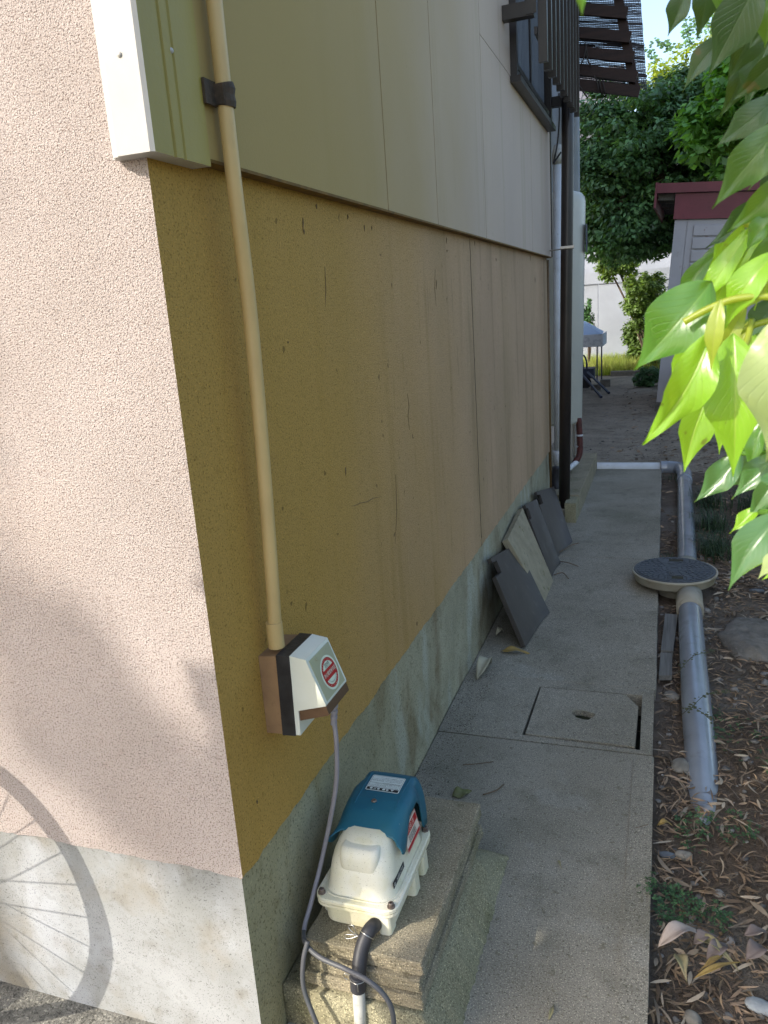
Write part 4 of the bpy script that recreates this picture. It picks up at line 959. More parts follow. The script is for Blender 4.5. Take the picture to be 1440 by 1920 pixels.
for j in range(rows):
    f = j/(rows-1)
    a = c00.lerp(c01, f); b = c10.lerp(c11, f); x = 0.0
    th = 0.0034+q.uniform(-0.0006, 0.0009)
    while x < 1:
        e = min(1, x+q.uniform(0.15, 0.5)); p0 = a.lerp(b, x)+Vector((0, 0, q.uniform(-.001, .001))); p1_ = a.lerp(b, e)+Vector((0, 0, q.uniform(-.001, .001)))
        V0 = [bm.verts.new(s+Vector((0, dy, dz))) for s in (p0, p1_) for dy, dz in ((0, -th), (0, th), (0.005, th), (0.005, -th))]
        for fc in ((0, 4, 5, 1), (1, 5, 6, 2), (2, 6, 7, 3), (3, 7, 4, 0), (0, 1, 2, 3), (7, 6, 5, 4)): bm.faces.new([V0[i] for i in fc])
        x = e
o = t.add(obj('reed', bm, reed_m)); tag(o, kind='stuff')
bm = bmesh.new()
for i in range(34):
    f = i/33; a = c00.lerp(c10, f); b = c01.lerp(c11, f); n_ = 40
    pts = [a.lerp(b, k/n_)+Vector((q.uniform(-.0025, .0025), -0.003 if k % 2 else 0.007, 0)) for k in range(n_+1)]
    tube(bm, pts, 0.0017, 4)
o = t.add(obj('thread', bm, reed_m)); tag(o, kind='stuff')
for (xa, ya, xb, yb) in ((1183, 81, 1208, 86), (1192, 139, 1213, 143)):
    t.add(obj('batten', stick(at(xa-100, ya-9, 1, 5.14), at(xb, yb, 1, 5.14), None, 0.018, 0.01), wood_brown))
bm = bmesh.new()
def wire_loop(cx_, cy_, w_):
    tube(bm, torus_pts(at(cx_, cy_, 1, 5.0)+Vector((0, 0.02, 0)), Vector((1, 0, 0.2)), 0.045, 14), 0.0055, 6, cap=False)
for cx_, cy_ in ((1100, 95), (1126, 163), (1132, 163)): wire_loop(cx_, cy_, 3)
tube(bm, smoothpath([at(1099, 84, 1, 4.98), at(1096, 104, 1, 4.96), at(1089, 122, 1, 4.96)], 4), 0.005, 6)
tube(bm, smoothpath([at(1099, 100, 1, 4.98), at(1103, 115, 1, 4.96), at(1109, 125, 1, 4.96)], 4), 0.005, 6)
tube(bm, smoothpath([at(1078, 140, 1, 4.95), at(1087, 162, 1, 4.94), at(1102, 184, 1, 4.94)], 4), 0.005, 6)
tube(bm, smoothpath([at(1114, 143, 1, 4.97), at(1119, 152, 1, 4.96), at(1122, 168, 1, 4.96)], 4), 0.005, 6)
o = obj('rope', bm, rope_m, smooth=True); tag(o, 'dark rope knotted round the slats of the timber trellis', 'rope')

# ---------------------------------------------------------------- drain pipes and inspection chamber on the right
cl = [(0.930, 5.85, -0.005), (0.925, 5.36, -0.005), (0.905, 3.87, -0.005), (0.895, 3.2, -0.003), (0.895, 2.72, 0.0), (0.892, 2.24, 0.0), (0.894, 1.75, -0.024), (0.898, 1.45, -0.055), (0.898, 1.22, -0.083), (0.897, 0.95, -0.125)]
t = Thing('drain_pipe', 'long silver-grey drain pipe lying in the leaf litter beside the path', 'pipe', (0.9, 3, -0.03))
t.add(obj('pipe', tb(smoothpath(cl, 5), 0.054, 32), grey_pipe, smooth=True))
t.add(obj('elbow', tb(smoothpath([(0.928, 5.50, -0.003), (0.930, 5.80, -0.003), (0.90, 5.98, -0.003), (0.82, 6.02, 0.0), (0.74, 6.02, 0.0)], 6), 0.060, 24), grey_pipe, smooth=True))
o = obj('cross_pipe', tb([(0.78, 6.02, 0.0), (0.20, 6.03, 0.0), (-0.1, 6.03, 0)], 0.046, 24), white_pvc, smooth=True); tag(o, 'white plastic pipe lying across the far end of the path', 'pipe')
LC = (0.826, 3.055, 0.0)
t = Thing('inspection_chamber', 'round drain inspection chamber with dark patterned lid straddling the grey pipe', 'inspection chamber', LC)
bm = bmesh.new(); lathe(bm, [(0.085, -0.08), (0.09, -0.02), (0.120, -0.005), (0.165, 0.018), (0.196, 0.026), (0.200, 0.030), (0.203, 0.060), (0.212, 0.066), (0.212, 0.076), (0.203, 0.077), (0.203, 0.068), (0.01, 0.068)], LC, 56, close=False)
t.add(obj('rim', bm, rim_m, smooth=False)); t.e.children[-1].data.polygons.foreach_set('use_smooth', [True]*len(t.e.children[-1].data.polygons))
t.add(obj('socket', tb([(0.895, 2.90, -0.0), (0.895, 2.66, 0.0)], [0.064, 0.062], 28), rim_m, smooth=True))
t.add(obj('socket', tb([(0.897, 3.24, -0.0), (0.898, 3.36, 0.0)], [0.062, 0.060], 28), rim_m, smooth=True))
bm = bmesh.new(); lathe(bm, [(0.201, 0.0685), (0.201, 0.0795), (0.197, 0.081), (0.0, 0.081)], LC, 56, close=False)
lid = t.add(obj('lid', bm, lid_m, smooth=False))
bm = bmesh.new()
def arcblock(r0, r1, a0, a1, z0=0.0812, z1=0.0845):
    n_ = max(2, int((a1-a0)/9)); A_ = []
    for k in range(n_+1):
        a = R(a0+(a1-a0)*k/n_); c, s = math.cos(a), math.sin(a)
        A_.append([bm.verts.new((LC[0]+r_*c, LC[1]+r_*s, z)) for r_, z in ((r0, z0), (r0, z1), (r1, z1), (r1, z0))])
    for p_, q_ in zip(A_, A_[1:]):
        for k in range(3): bm.faces.new((p_[k], p_[k+1], q_[k+1], q_[k]))
    bm.faces.new(A_[0]); bm.faces.new(A_[-1][::-1])
for (r0, r1, m) in ((0.020, 0.040, 6), (0.044, 0.062, 10), (0.066, 0.084, 14), (0.088, 0.106, 18), (0.110, 0.128, 22), (0.132, 0.150, 26), (0.154, 0.172, 30), (0.176, 0.190, 36)):
    for k in range(m):
        a = 360*k/m+(r0*900 % 17)
        am = a % 360
        if 0.10 < r0 < 0.17 and (abs(am-86) < 14 or abs(am-272) < 14): continue
        if 0.06 < r0 < 0.11 and k % 3 == 0: arcblock(r0+0.004, r1-0.004, a+3, a+360/m-4)
        else: arcblock(r0, r1, a, a+360/m-2.2)
obj('raised_pattern', bm, lid_m, lid)
bm = bmesh.new()
for a in (86, 272):
    c, s = math.cos(R(a)), math.sin(R(a)); px_, py_ = LC[0]+0.14*c, LC[1]+0.14*s
    box(bm, px_-0.036, px_+0.036, py_-0.022, py_+0.022, 0.0813, 0.0822)
obj('finger_slot', bm, hole_m, lid)
bm = bmesh.new()
for a in (86, 272):
    c, s = math.cos(R(a)), math.sin(R(a)); px_, py_ = LC[0]+0.14*c, LC[1]+0.14*s
    for q4 in ((px_-0.040, px_+0.040, py_-0.026, py_-0.0225), (px_-0.040, px_+0.040, py_+0.0225, py_+0.026), (px_-0.040, px_-0.0365, py_-0.022, py_+0.022), (px_+0.0365, px_+0.040, py_-0.022, py_+0.022)):
        box(bm, *q4, 0.0813, 0.0845)
obj('slot_frame', bm, lid_m, lid)
for (bmv, lab_) in (([(0.782, 2.657), (0.840, 2.653), (0.815, 2.227), (0.765, 2.229)], 'longer weathered grey board lying beside the path near the chamber'),
                    ([(0.764, 2.215), (0.812, 2.213), (0.809, 1.999), (0.758, 1.989)], 'shorter weathered grey board touching the end of the longer board')):
    bm = bmesh.new(); quadplate(bm, [(x, y, -0.012 if y > 2.22 else -0.016) for x, y in bmv[::-1]], 0.022)
    o = obj('wooden_board', bm, wood_grey, bevel=0.002, seg=1); tag(o, lab_, 'board')
bm = bmesh.new(); bmesh.ops.create_icosphere(bm, subdivisions=4, radius=1)
for v_ in bm.verts:
    c = v_.co; n_ = 1+0.12*math.sin(c.x*5+1)*math.cos(c.y*4)+0.05*math.sin(c.x*13+c.y*11); v_.co = Vector((1.19+c.x*0.17*n_, 2.48+c.y*0.23*n_, -0.045+max(-0.02, min(0.048, c.z*0.07))-0.008+0.004*math.sin(c.x*17+c.y*9)+0.003*math.sin(c.x*31+c.y*27)))
o = obj('garden_stone', bm, stone_m, smooth=True); tag(o, 'flat grey garden stone half buried in leaf litter right of the grey pipe', 'stone')

# ---------------------------------------------------------------- litter, pebbles, plants on the right
def strips(name, n, xr, yr, lr, wr, m, seed, zoff=0.004, curl=0.25, avoid=None, tilt=0.5):
    q = np.random.default_rng(seed); V_ = []; F_ = []; k = 0
    while k < n:
        x = q.uniform(*xr); y = yr[0]+(yr[1]-yr[0])*q.random()**1.35
        if avoid and avoid(x, y): continue
        L_ = q.uniform(*lr); W_ = q.uniform(*wr); a = q.uniform(0, 6.283); ti = q.uniform(-tilt, tilt)*0.5; cu = q.uniform(-curl, curl)*2
        z0 = gz(x, y)+zoff+q.random()*0.012; segs = 4; b0 = len(V_); ro = q.uniform(-0.9, 0.9)
        d = np.array([math.cos(a), math.sin(a)]); p = np.array([-d[1], d[0]])
        for s in range(segs+1):
            f = s/segs-0.5; hw_ = W_/2*(1-(2*f)**2)**0.7 if abs(f) < 0.5 else 0.0006
            hw_ = max(hw_, 0.0005); cx_ = x+d[0]*f*L_+p[0]*cu*f*f*L_; cy_ = y+d[1]*f*L_+p[1]*cu*f*f*L_; cz = z0+ti*f*L_*0.6+L_*0.10*(0.25-f*f)*2
            V_.append((cx_+p[0]*hw_, cy_+p[1]*hw_, cz+ro*hw_)); V_.append((cx_-p[0]*hw_, cy_-p[1]*hw_, cz-ro*hw_))
        for s in range(segs): F_.append((b0+2*s, b0+2*s+1, b0+2*s+3, b0+2*s+2))
        k += 1
    return link(name, npmesh(name, V_, F_), m)
def av(x, y):
    return (x < 0.757) or (abs(x-0.9) < 0.05 and y > 1.35) or ((x-LC[0])**2+(y-LC[1])**2 < 0.04)
tag(strips('leaf_litter', 15000, (0.75, 2.0), (0.15, 4.2), (0.012, 0.06), (0.002, 0.0065), litter_m, 1, avoid=av), kind='stuff')
tag(strips('pale_leaf_litter', 900, (0.75, 2.0), (0.15, 3.4), (0.03, 0.085), (0.004, 0.011), litter2_m, 2, zoff=0.010, avoid=av), kind='stuff')
tag(strips('far_leaf_litter', 2600, (0.75, 2.6), (3.0, 9.5), (0.03, 0.07), (0.006, 0.016), litter_m, 5, avoid=av), kind='stuff')
tag(strips('path_debris', 130, (0.02, 0.73), (0.3, 4.3), (0.012, 0.045), (0.0012, 0.003), litter_m, 6, zoff=0.047, avoid=lambda x, y: x < 0.38 and y < 0.75), kind='stuff')
tag(strips('dirt_debris', 420, (0.2, 1.9), (6.2, 12.5), (0.03, 0.11), (0.006, 0.02), litter_m, 16, zoff=0.004), kind='stuff')
def pebbles(name, n, xr, yr, rr_, m, seed, zf, avoid=None):
    q = np.random.default_rng(seed)
    bm = bmesh.new(); bmesh.ops.create_icosphere(bm, subdivisions=2, radius=1); bv = np.array([v_.co[:] for v_ in bm.verts]); bf = np.array([[v_.index for v_ in f.verts] for f in bm.faces]); bm.free()
    V_ = []; F_ = []; k = 0
    while k < n:
        x = q.uniform(*xr); y = yr[0]+(yr[1]-yr[0])*q.random()**1.3
        if avoid and avoid(x, y): continue
        r_ = rr_[0]*(rr_[1]/rr_[0])**(q.random()**2); sc = q.uniform(0.6, 1.2, 3)*np.array([1, 1, 0.6]); a = q.uniform(0, 6.28)
        w_ = bv*(1+0.18*np.sin(bv@q.uniform(-4, 4, 3))[:, None])*sc*r_
        w_ = np.stack([w_[:, 0]*math.cos(a)-w_[:, 1]*math.sin(a), w_[:, 0]*math.sin(a)+w_[:, 1]*math.cos(a), w_[:, 2]], 1)+np.array([x, y, zf(x, y)+r_*0.25])
        F_.append(bf+len(V_)*len(bv)); V_.append(w_); k += 1
    return link(name, npmesh(name, np.concatenate(V_), np.concatenate(F_)), m, smooth=True)
tag(pebbles('gravel', 1300, (0.76, 1.9), (0.15, 4.5), (0.004, 0.020), pebble_m, 3, gz, av), kind='stuff')
tag(pebbles('dirt_gravel', 700, (0.0, 2.2), (6.2, 12.5), (0.004, 0.016), pebble_m, 13, gz), kind='stuff')
tag(pebbles('sandy_grit', 2600, (0.0, 0.12), (0.76, 1.9), (0.0008, 0.0022), grit_m, 4, lambda x, y: 0.0), kind='stuff')
# larger stones one can point to
def stone(px, py, r_, m, label, sq=(1, .7, .5), seed=0):
    p = at(px, py, 2, -0.02); bm = bmesh.new(); bmesh.ops.create_icosphere(bm, subdivisions=3, radius=1); q = np.random.default_rng(seed)
    k1, k2 = q.uniform(-3, 3, 3), q.uniform(-6, 6, 3)
    for v_ in bm.verts:
        c = np.array(v_.co); n_ = 1+0.16*math.sin(c@k1+1)+0.07*math.sin(c@k2); v_.co = Vector((p.x+c[0]*r_*sq[0]*n_, p.y+c[1]*r_*sq[1]*n_, gz(p.x, p.y)+0.008+c[2]*r_*sq[2]*n_))
    o = obj('stone', bm, m, smooth=True); tag(o, label, 'stone'); return o
pale_st = mat('pale_stone', (0.25, 0.235, 0.20), (0.16, 0.15, 0.125), 30, 0.8, 0.3, bumps=[('noise', 80, 0.6, 0.003)]); slate_st = mat('blue_grey_stone', (0.12, 0.14, 0.16), (0.08, 0.09, 0.105), 30, 0.7, 0.35, bumps=[('noise', 80, 0.4, 0.003)])
whiteblue = mat('chalky_stone', (0.36, 0.39, 0.40), (0.24, 0.26, 0.27), 30, 0.8, 0.3, bumps=[('noise', 80, 0.6, 0.003)])
stone(1283, 1592, 0.022, pale_st, 'pale stone just below the buried end of the grey pipe', seed=1)
stone(1277, 1427, 0.030, pale_st, 'pale angular stone left of the grey pipe near its buried end', (1, 1.2, .5), seed=2)
stone(1260, 1295, 0.030, pale_st, 'pale rounded stone below the weathered boards', (1.1, 1.1, .5), seed=3)
stone(1428, 1868, 0.026, whiteblue, 'chalky white-blue stone at the lower right edge of the photo', (1.5, .7, .5), seed=4)
stone(1298, 1893, 0.020, pale_st, 'ochre pebble among dry leaves near the bottom edge', (1, 1, .7), seed=5)
stone(1250, 1590, 0.016, slate_st, 'dark blue-grey pebble beside the path edge', (1.3, .8, .5), seed=6)
stone(1420, 1100, 0.026, slate_st, 'dark slate piece lying right of the round chamber lid', (1.4, .7, .5), seed=7)
# big dead leaves
def leafmesh(base, tip, width, nrm, fold=0.3, curl=0.15, nu=10, nv=3, acum=1.0, wave=0.0, side=0.0, uv=True, shape=0.8):
    base = Vector(base); tip = Vector(tip); ax = tip-base; L_ = ax.length; ax.normalize(); nrm = Vector(nrm); nrm = (nrm-ax*nrm.dot(ax)).normalized(); wd = ax.cross(nrm)
    V_ = []; UVs = []
    for i in range(nu+1):
        t_ = i/nu
        w_ = (math.sin(math.pi*min(1, t_)**shape))**0.85 if 0 < t_ < 1 else 0
        w_ *= (1-0.75*max(0, (t_-0.55)/0.45)**0.8*acum)
        w_ = max(w_, 0.02)*width/2
        c = base+ax*(L_*t_)+nrm*(curl*L_*math.sin(math.pi*t_))+wd*(side*L_*math.sin(math.pi*t_))
        c -= nrm*(curl*L_*0.6*t_*t_)
        for j in range(-nv, nv+1):
            s_ = j/nv; h = fold*abs(s_)*w_-0.25*fold*w_*s_*s_+wave*width*0.12*math.sin(t_*11+s_*2)*abs(s_)
            V_.append(c+wd*(s_*w_)+nrm*h); UVs.append((t_, 0.5+0.5*s_))
    m = 2*nv+1; F_ = []
    for i in range(nu):
        for j in range(m-1): a = i*m+j; F_.append((a, a+1, a+m+1, a+m))
    me = bpy.data.meshes.new('leaf'); me.from_pydata([tuple(v_) for v_ in V_], [], F_)
    ul = me.uv_layers.new(name='UVMap')
    for li, lp in enumerate(me.loops): ul.data[li].uv = UVs[lp.vertex_index]
    me.polygons.foreach_set('use_smooth', [True]*len(me.polygons)); return me
def dead_leaf(b, tpt, w_, m, label, z=0.0, curl=0.25, fold=0.8, lift=0.0, g=None):
    p = at(b[0], b[1], 2, z); q = at(tpt[0], tpt[1], 2, z+lift)
    o = link('fallen_leaf', leafmesh(p, q, w_, (0.1, -0.2, 1), fold=fold, curl=curl, wave=1.0, nu=12), m)
    tag(o, label, 'leaf', g); s = o.modifiers.new('thick', 'SOLIDIFY'); s.thickness = 0.0006; return o
GL = 'large fallen leaves'
ochre_leaf = mat('ochre_leaf', (0.30, 0.21, 0.06), (0.22, 0.15, 0.05), 30, 0.6); white_leaf = mat('bleached_leaf', (0.34, 0.295, 0.27), (0.25, 0.21, 0.19), 25, 0.6)
olive_leaf = mat('olive_dry_leaf', (0.26, 0.24, 0.12), (0.20, 0.17, 0.10), 25, 0.6); cream_leaf = mat('cream_dry_leaf', (0.40, 0.37, 0.26), (0.30, 0.28, 0.2), 25, 0.6)
dead_leaf((1233, 1777), (1318, 1742), 0.035, white_leaf, 'large bleached curled leaf beside the path under the clover', 0.0, 0.35, lift=0.02)
dead_leaf((1297, 1757), (1385, 1812), 0.026, olive_leaf, 'long olive dried leaf right of the bleached curled leaf', -0.01, 0.2)
dead_leaf((1268, 1790), (1288, 1835), 0.030, olive_leaf, 'curled olive leaf standing below the bleached leaf', 0.0, 0.2)
dead_leaf((1300, 1770), (1345, 1752), 0.030, greyleaf_m, 'grey crinkled leaf just right of the bleached leaf', -0.01, 0.25, lift=0.02)
dead_leaf((1325, 1800), (1368, 1770), 0.035, greyleaf_m, 'grey crumpled leaf with a raised edge in the litter', -0.01, 0.25)
dead_leaf((1400, 1800), (1436, 1775), 0.040, greyleaf_m, 'purplish crumpled leaf at the right edge of the photo', -0.01, 0.3)
dead_leaf((1395, 1755), (1440, 1745), 0.025, greyleaf_m, 'grey leaf above the purplish one at the right edge', -0.01, 0.2)
dead_leaf((1232, 1548), (1262, 1545), 0.016, ochre_leaf, 'small ochre leaf tucked against the path edge', -0.02, 0.3)
dead_leaf((1355, 1792), (1310, 1820), 0.012, ochre_leaf, 'tan narrow leaf across the olive one', 0.0, 0.1)
dead_leaf((1300, 1835), (1392, 1800), 0.012, ochre_leaf, 'long tan leaf blade pointing right near the bottom', 0.0, 0.1)
dead_leaf((939, 1221), (995, 1224), 0.035, ochre_leaf, 'ochre dead leaf curled at the foot of the nearest roof tile', 0.004, 0.12, 0.3)
dead_leaf((895, 1274), (924, 1236), 0.050, cream_leaf, 'cream curled dead leaf on the path by the foundation', 0.004, 0.25, 0.9)
dead_leaf((930, 1192), (945, 1180), 0.022, cream_leaf, 'small cream leaf in the dark gap behind the nearest roof tile', 0.01, 0.3)
dead_leaf((1029, 1912), (1040, 1880), 0.008, olive_leaf, 'narrow green-brown leaf on the path near the bottom edge', 0.002, 0.1)
dead_leaf((1046, 1612), (1053, 1628), 0.006, olive_leaf, 'tiny yellowish leaf lying mid-path right of the pump', 0.002, 0.1)
dead_leaf((848, 1493), (885, 1482), 0.040, mat('moss_clump', (0.12, 0.13, 0.05), (0.16, 0.16, 0.08), 40, 0.9), 'mossy dried leaf at the back corner of the pavers', 0.004, 0.1, 0.3)
# twigs by the tiles
def twig(pts, label, r_=0.003):
    o = obj('twig', tb(smoothpath([at(x, y, 2, z) for x, y, z in pts], 4), r_, 6), litter_m, smooth=True); tag(o, label, 'twig')
twig([(1040, 1040, .005), (1058, 1030, .02), (1072, 1022, .01), (1085, 1018, .02)], 'brown twig at the foot of the farthest roof tile')
twig([(1045, 1052, .005), (1065, 1055, .02), (1084, 1062, .01)], 'brown twig lying just in front of the farthest roof tile')
twig([(1038, 1078, .005), (1055, 1074, .02), (1066, 1085, .01)], 'thin twig at the foot of the pale slab')
twig([(868, 1434, .004), (895, 1432, .01), (925, 1428, .004)], 'thin orange-brown twig on the path above the pavers', 0.0015)
twig([(905, 1490, .004), (930, 1482, .01), (945, 1470, .004)], 'pale twig on the path right of the pavers', 0.002)

# clover and weeds
def clover(name, n, cx_, cy_, rx, ry, seed, sz=0.006):
    q = np.random.default_rng(seed); V_ = []; F_ = []
    for k in range(n):
        a = q.uniform(0, 6.28); rr_ = math.sqrt(q.random()); x = cx_+rx*rr_*math.cos(a); y = cy_+ry*rr_*math.sin(a)
        if x < 0.735 and q.random() < 0.7: continue
        z = gz(x, y)+0.012+q.random()*0.022+(0.03 if x < 0.76 else 0); s = sz*q.uniform(0.6, 1.3); a0 = q.uniform(0, 6.28); tx, ty = q.uniform(-.5, .5, 2)
        for l in range(3):
            b = a0+l*2.094; pts = [(0, 0), (s*math.cos(b-.6), s*math.sin(b-.6)), (s*1.25*math.cos(b-.28), s*1.25*math.sin(b-.28)), (s*1.05*math.cos(b), s*1.05*math.sin(b)), (s*1.25*math.cos(b+.28), s*1.25*math.sin(b+.28)), (s*math.cos(b+.6), s*math.sin(b+.6))]
            i0 = len(V_); V_ += [(x+u_, y+v_, z+tx*u_+ty*v_) for u_, v_ in pts]; F_.append(tuple(range(i0, i0+6)))
        # stem
    me = npmesh(name, V_, F_); return link(name, me, clover_m)
for cx_, cy_, rx, ry, n, sd_ in ((0.790, 0.70, 0.075, 0.07, 170, 1), (0.90, 0.69, 0.045, 0.06, 50, 2), (0.86, 1.03, 0.05, 0.10, 60, 3), (0.955, 1.06, 0.09, 0.08, 70, 4), (0.955, 1.66, 0.05, 0.14, 50, 7), (1.10, 1.55, 0.16, 0.2, 80, 8)):
    tag(clover('clover', n, cx_, cy_, rx, ry, sd_), kind='stuff')
# slender weed stems over the pipe
q = random.Random(4)
weed_m = mat('weed_brown_green', (0.075, 0.07, 0.03), (0.05, 0.065, 0.025), 40, 0.6)
WD = Thing('weed', 'thin brownish weed with tiny leaves reaching over the grey pipe', 'weed', (0.9, 1.7, 0))
for (a, b_) in (((0.83, 1.93), (0.97, 2.05)), ((0.86, 1.62), (1.0, 1.70)), ((0.84, 1.60), (0.93, 1.48))):
    bm = bmesh.new(); p = Vector((a[0], a[1], 0.03)); e = Vector((b_[0], b_[1], 0.08)); pts = smoothpath([p, p.lerp(e, .4)+Vector((0, 0.01, .03)), e], 5); tube(bm, pts, 0.0011, 5)
    for pt in pts[2:]:
        for _ in range(3):
            c = pt+Vector((q.uniform(-.012, .012), q.uniform(-.012, .012), q.uniform(-.004, .01))); s = q.uniform(.003, .006)
            n6 = [bm.verts.new(c+Vector((s*math.cos(k*1.047), s*math.sin(k*1.047), 0.2*s*math.sin(k)))) for k in range(6)]; bm.faces.new(n6)
    WD.add(obj('shoot', bm, weed_m))
# lilyturf tufts
def tuft(x, y, n, L_, label, seed, spread=0.5, lean=(0, 0)):
    q = np.random.default_rng(seed); V_ = []; F_ = []; z0 = gz(x, y)
    for k in range(n):
        a = q.uniform(0, 6.28); l = L_*q.uniform(0.6, 1.1); bx_, by_ = x+q.normal()*0.04*spread, y+q.normal()*0.06*spread; h = l*q.uniform(0.45, 0.8); out = l*q.uniform(0.3, 0.8); w_ = 0.0022
        i0 = len(V_); sg = 6
        dx, dy = math.cos(a)+lean[0], math.sin(a)+lean[1]
        for s in range(sg+1):
            f = s/sg; px_ = bx_+dx*out*f**1.4; py_ = by_+dy*out*f**1.4; pz = z0+h*(1.6*f-1.15*f*f)*1.4; ww = w_*(1-f*0.9)
            V_ += [(px_-dy*ww, py_+dx*ww, pz), (px_+dy*ww, py_-dx*ww, pz)]
        for s in range(sg): F_.append((i0+2*s, i0+2*s+1, i0+2*s+3, i0+2*s+2))
    o = link('lilyturf', npmesh('lilyturf', V_, F_), grass_m); tag(o, label, 'grass tuft', 'dark lilyturf tufts beside the drain pipe'); return o
tuft(0.80, 3.42, 110, 0.17, 'dark lilyturf tuft between the path edge and the grey pipe, just beyond the chamber', 1)
tuft(1.07, 3.75, 230, 0.24, 'dark lilyturf tuft right of the grey pipe, nearest the chamber', 2, 1.3, (-.3, 0))
tuft(1.08, 4.25, 230, 0.24, 'dark lilyturf tuft leaning over the grey pipe, second from the chamber', 3, 1.3, (-.3, 0))
tuft(1.10, 4.80, 200, 0.24, 'dark lilyturf tuft leaning over the far part of the grey pipe', 4, 1.3, (-.3, 0))
tuft(1.36, 4.0, 240, 0.26, 'dark lilyturf tuft below the foreground leaves, farthest right', 5, 1.6)
tuft(1.38, 4.7, 240, 0.26, 'dark lilyturf tuft behind the rightmost one under the leaves', 6, 1.6)
tuft(0.83, 5.75, 50, 0.07, 'small withered tuft in the elbow of the grey pipe', 7, 1.0)

# ---------------------------------------------------------------- foliage helper
def foliage(name, clumps, per, size, m, seed, parent=None, aspect=0.5, flat=0.35, droop=0.3):
    """clumps: array (n, 6) of centre and radii; diamond leaves scattered through each clump"""
    q = np.random.default_rng(seed); C = np.repeat(np.asarray(clumps), per, axis=0); n = len(C)
    u_ = q.normal(size=(n, 3)); u_ /= np.linalg.norm(u_, axis=1)[:, None]; rad = q.random(n)**0.4
    P_ = C[:, :3]+u_*rad[:, None]*C[:, 3:6]
    nrm = u_*0.7+np.array([0, 0, 0.9])+q.normal(size=(n, 3))*flat; nrm /= np.linalg.norm(nrm, axis=1)[:, None]
    ax_ = u_+q.normal(size=(n, 3))*0.7-np.array([0, 0, droop]); ax_ -= nrm*(ax_*nrm).sum(1)[:, None]; ax_ /= np.linalg.norm(ax_, axis=1)[:, None]
    wd = np.cross(nrm, ax_); s = size*q.uniform(0.6, 1.3, n)[:, None]
    A0 = P_-ax_*s*0.5; A1 = P_+wd*s*aspect*0.5-nrm*s*0.08; A2 = P_+ax_*s*0.5-nrm*s*0.1; A3 = P_-wd*s*aspect*0.5-nrm*s*0.08
    V_ = np.stack([A0, A1, A2, A3], 1).reshape(-1, 3); F_ = np.arange(4*n).reshape(n, 4)
    return link(name, npmesh(name, V_, F_), m, parent)
def crown_clumps(c, rad, n, cr, seed, fill=0.55, zmin=None):
    q = np.random.default_rng(seed); out = []
    while len(out) < n:
        u_ = q.normal(size=3); u_ /= np.linalg.norm(u_); f = 1-fill*q.random()**1.5
        p = np.array(c)+u_*np.array(rad)*f*q.uniform(0.85, 1.12)
        if zmin is not None and p[2] < zmin: continue
        k = q.uniform(0.7, 1.35); out.append([*p, cr[0]*k, cr[1]*k, cr[2]*k])
    return np.array(out)
def tree(label, trunk, crowns, m, per, size, seed, name='tree', aspect=0.5, group=None, r0=0.14):
    """trunk: list of points; crowns: list of (centre, radii, n, clump radii)"""
    t_ = Thing(name, label, 'tree', trunk[0], group)
    bm = bmesh.new(); k = len(trunk); tube(bm, smoothpath(trunk, 4), [r0*(1-0.6*i/((k-1)*4)) for i in range((k-1)*4+1)], 10)
    q = random.Random(seed); top = Vector(trunk[-1]); mid = Vector(trunk[-2]).lerp(top, .4)
    for cdef in crowns:
        for _ in range(4):
            e = Vector(cdef[0])+Vector((q.uniform(-.6, .6)*cdef[1][0], q.uniform(-.6, .6)*cdef[1][1], q.uniform(-.5, .6)*cdef[1][2])); s = mid.lerp(top, q.random())
            pts = smoothpath([s, s.lerp(e, .5)+Vector((q.uniform(-.1, .1), q.uniform(-.1, .1), .08)), e], 4); tube(bm, pts, [r0*0.35*(1-.8*i/8) for i in range(9)], 7)
    t_.add(obj('trunk', bm, bark_m, smooth=True))
    allc = np.concatenate([crown_clumps(c[0], c[1], c[2], c[3], seed+i) for i, c in enumerate(crowns)])
    o = foliage('crown', allc, per, size, m, seed+50, None, aspect); t_.add(o); return t_

# ---------------------------------------------------------------- far garden: shed, walls, neighbour house, trees
wl = Thing('garden_wall', 'pale panelled boundary wall in the sunlit far garden', 'wall', (0, 17, 0))
for (x0, x1) in ((-4.0, -2.0), (-1.98, -0.62), (-0.60, 0.16), (0.18, 1.6), (1.62, 4.0)):
    wl.add(obj('panel', bx(x0, x1, 17.0, 17.10, -0.1, 1.72), wall_white, bevel=0.006, seg=1))
wl.add(obj('coping', bx(-4.0, 4.0, 16.96, 17.14, 1.73, 1.95), wall_white, bevel=0.008, seg=1))
nh = Thing('neighbour_house', 'neighbouring house with pale wall and grey tiled roof behind the big tree', 'house', (0, 20, 0))
nh.add(obj('wall', bx(-9, 6, 19.6, 25, -0.1, 5.1), wall_white))
bm = bmesh.new(); prism(bm, [(19.0, 4.95), (22.3, 7.1), (25.6, 4.95), (25.6, 4.8), (22.3, 6.9), (19.0, 4.8)], -9.6, -0.35, axis=0)
rf = nh.add(obj('roof', bm, roof_m))
bm = bmesh.new(); sl_ = (7.1-4.95)/(22.3-19.0)
for j in range(15):
    y = 19.0+j*0.23
    for i in range(26):
        x = -4.4+i*0.155
        if x > -0.5: continue
        z = 4.965+sl_*(y-19.0); b0 = [(x, y, z), (x+0.145, y, z+0.02), (x+0.145, y+0.22, z+0.22*sl_+0.02), (x, y+0.22, z+0.22*sl_)]
        quadplate(bm, [tuple(p) for p in b0], 0.03)
o = obj('roof_tile', bm, roof_m, rf); tag(o, kind='stuff')

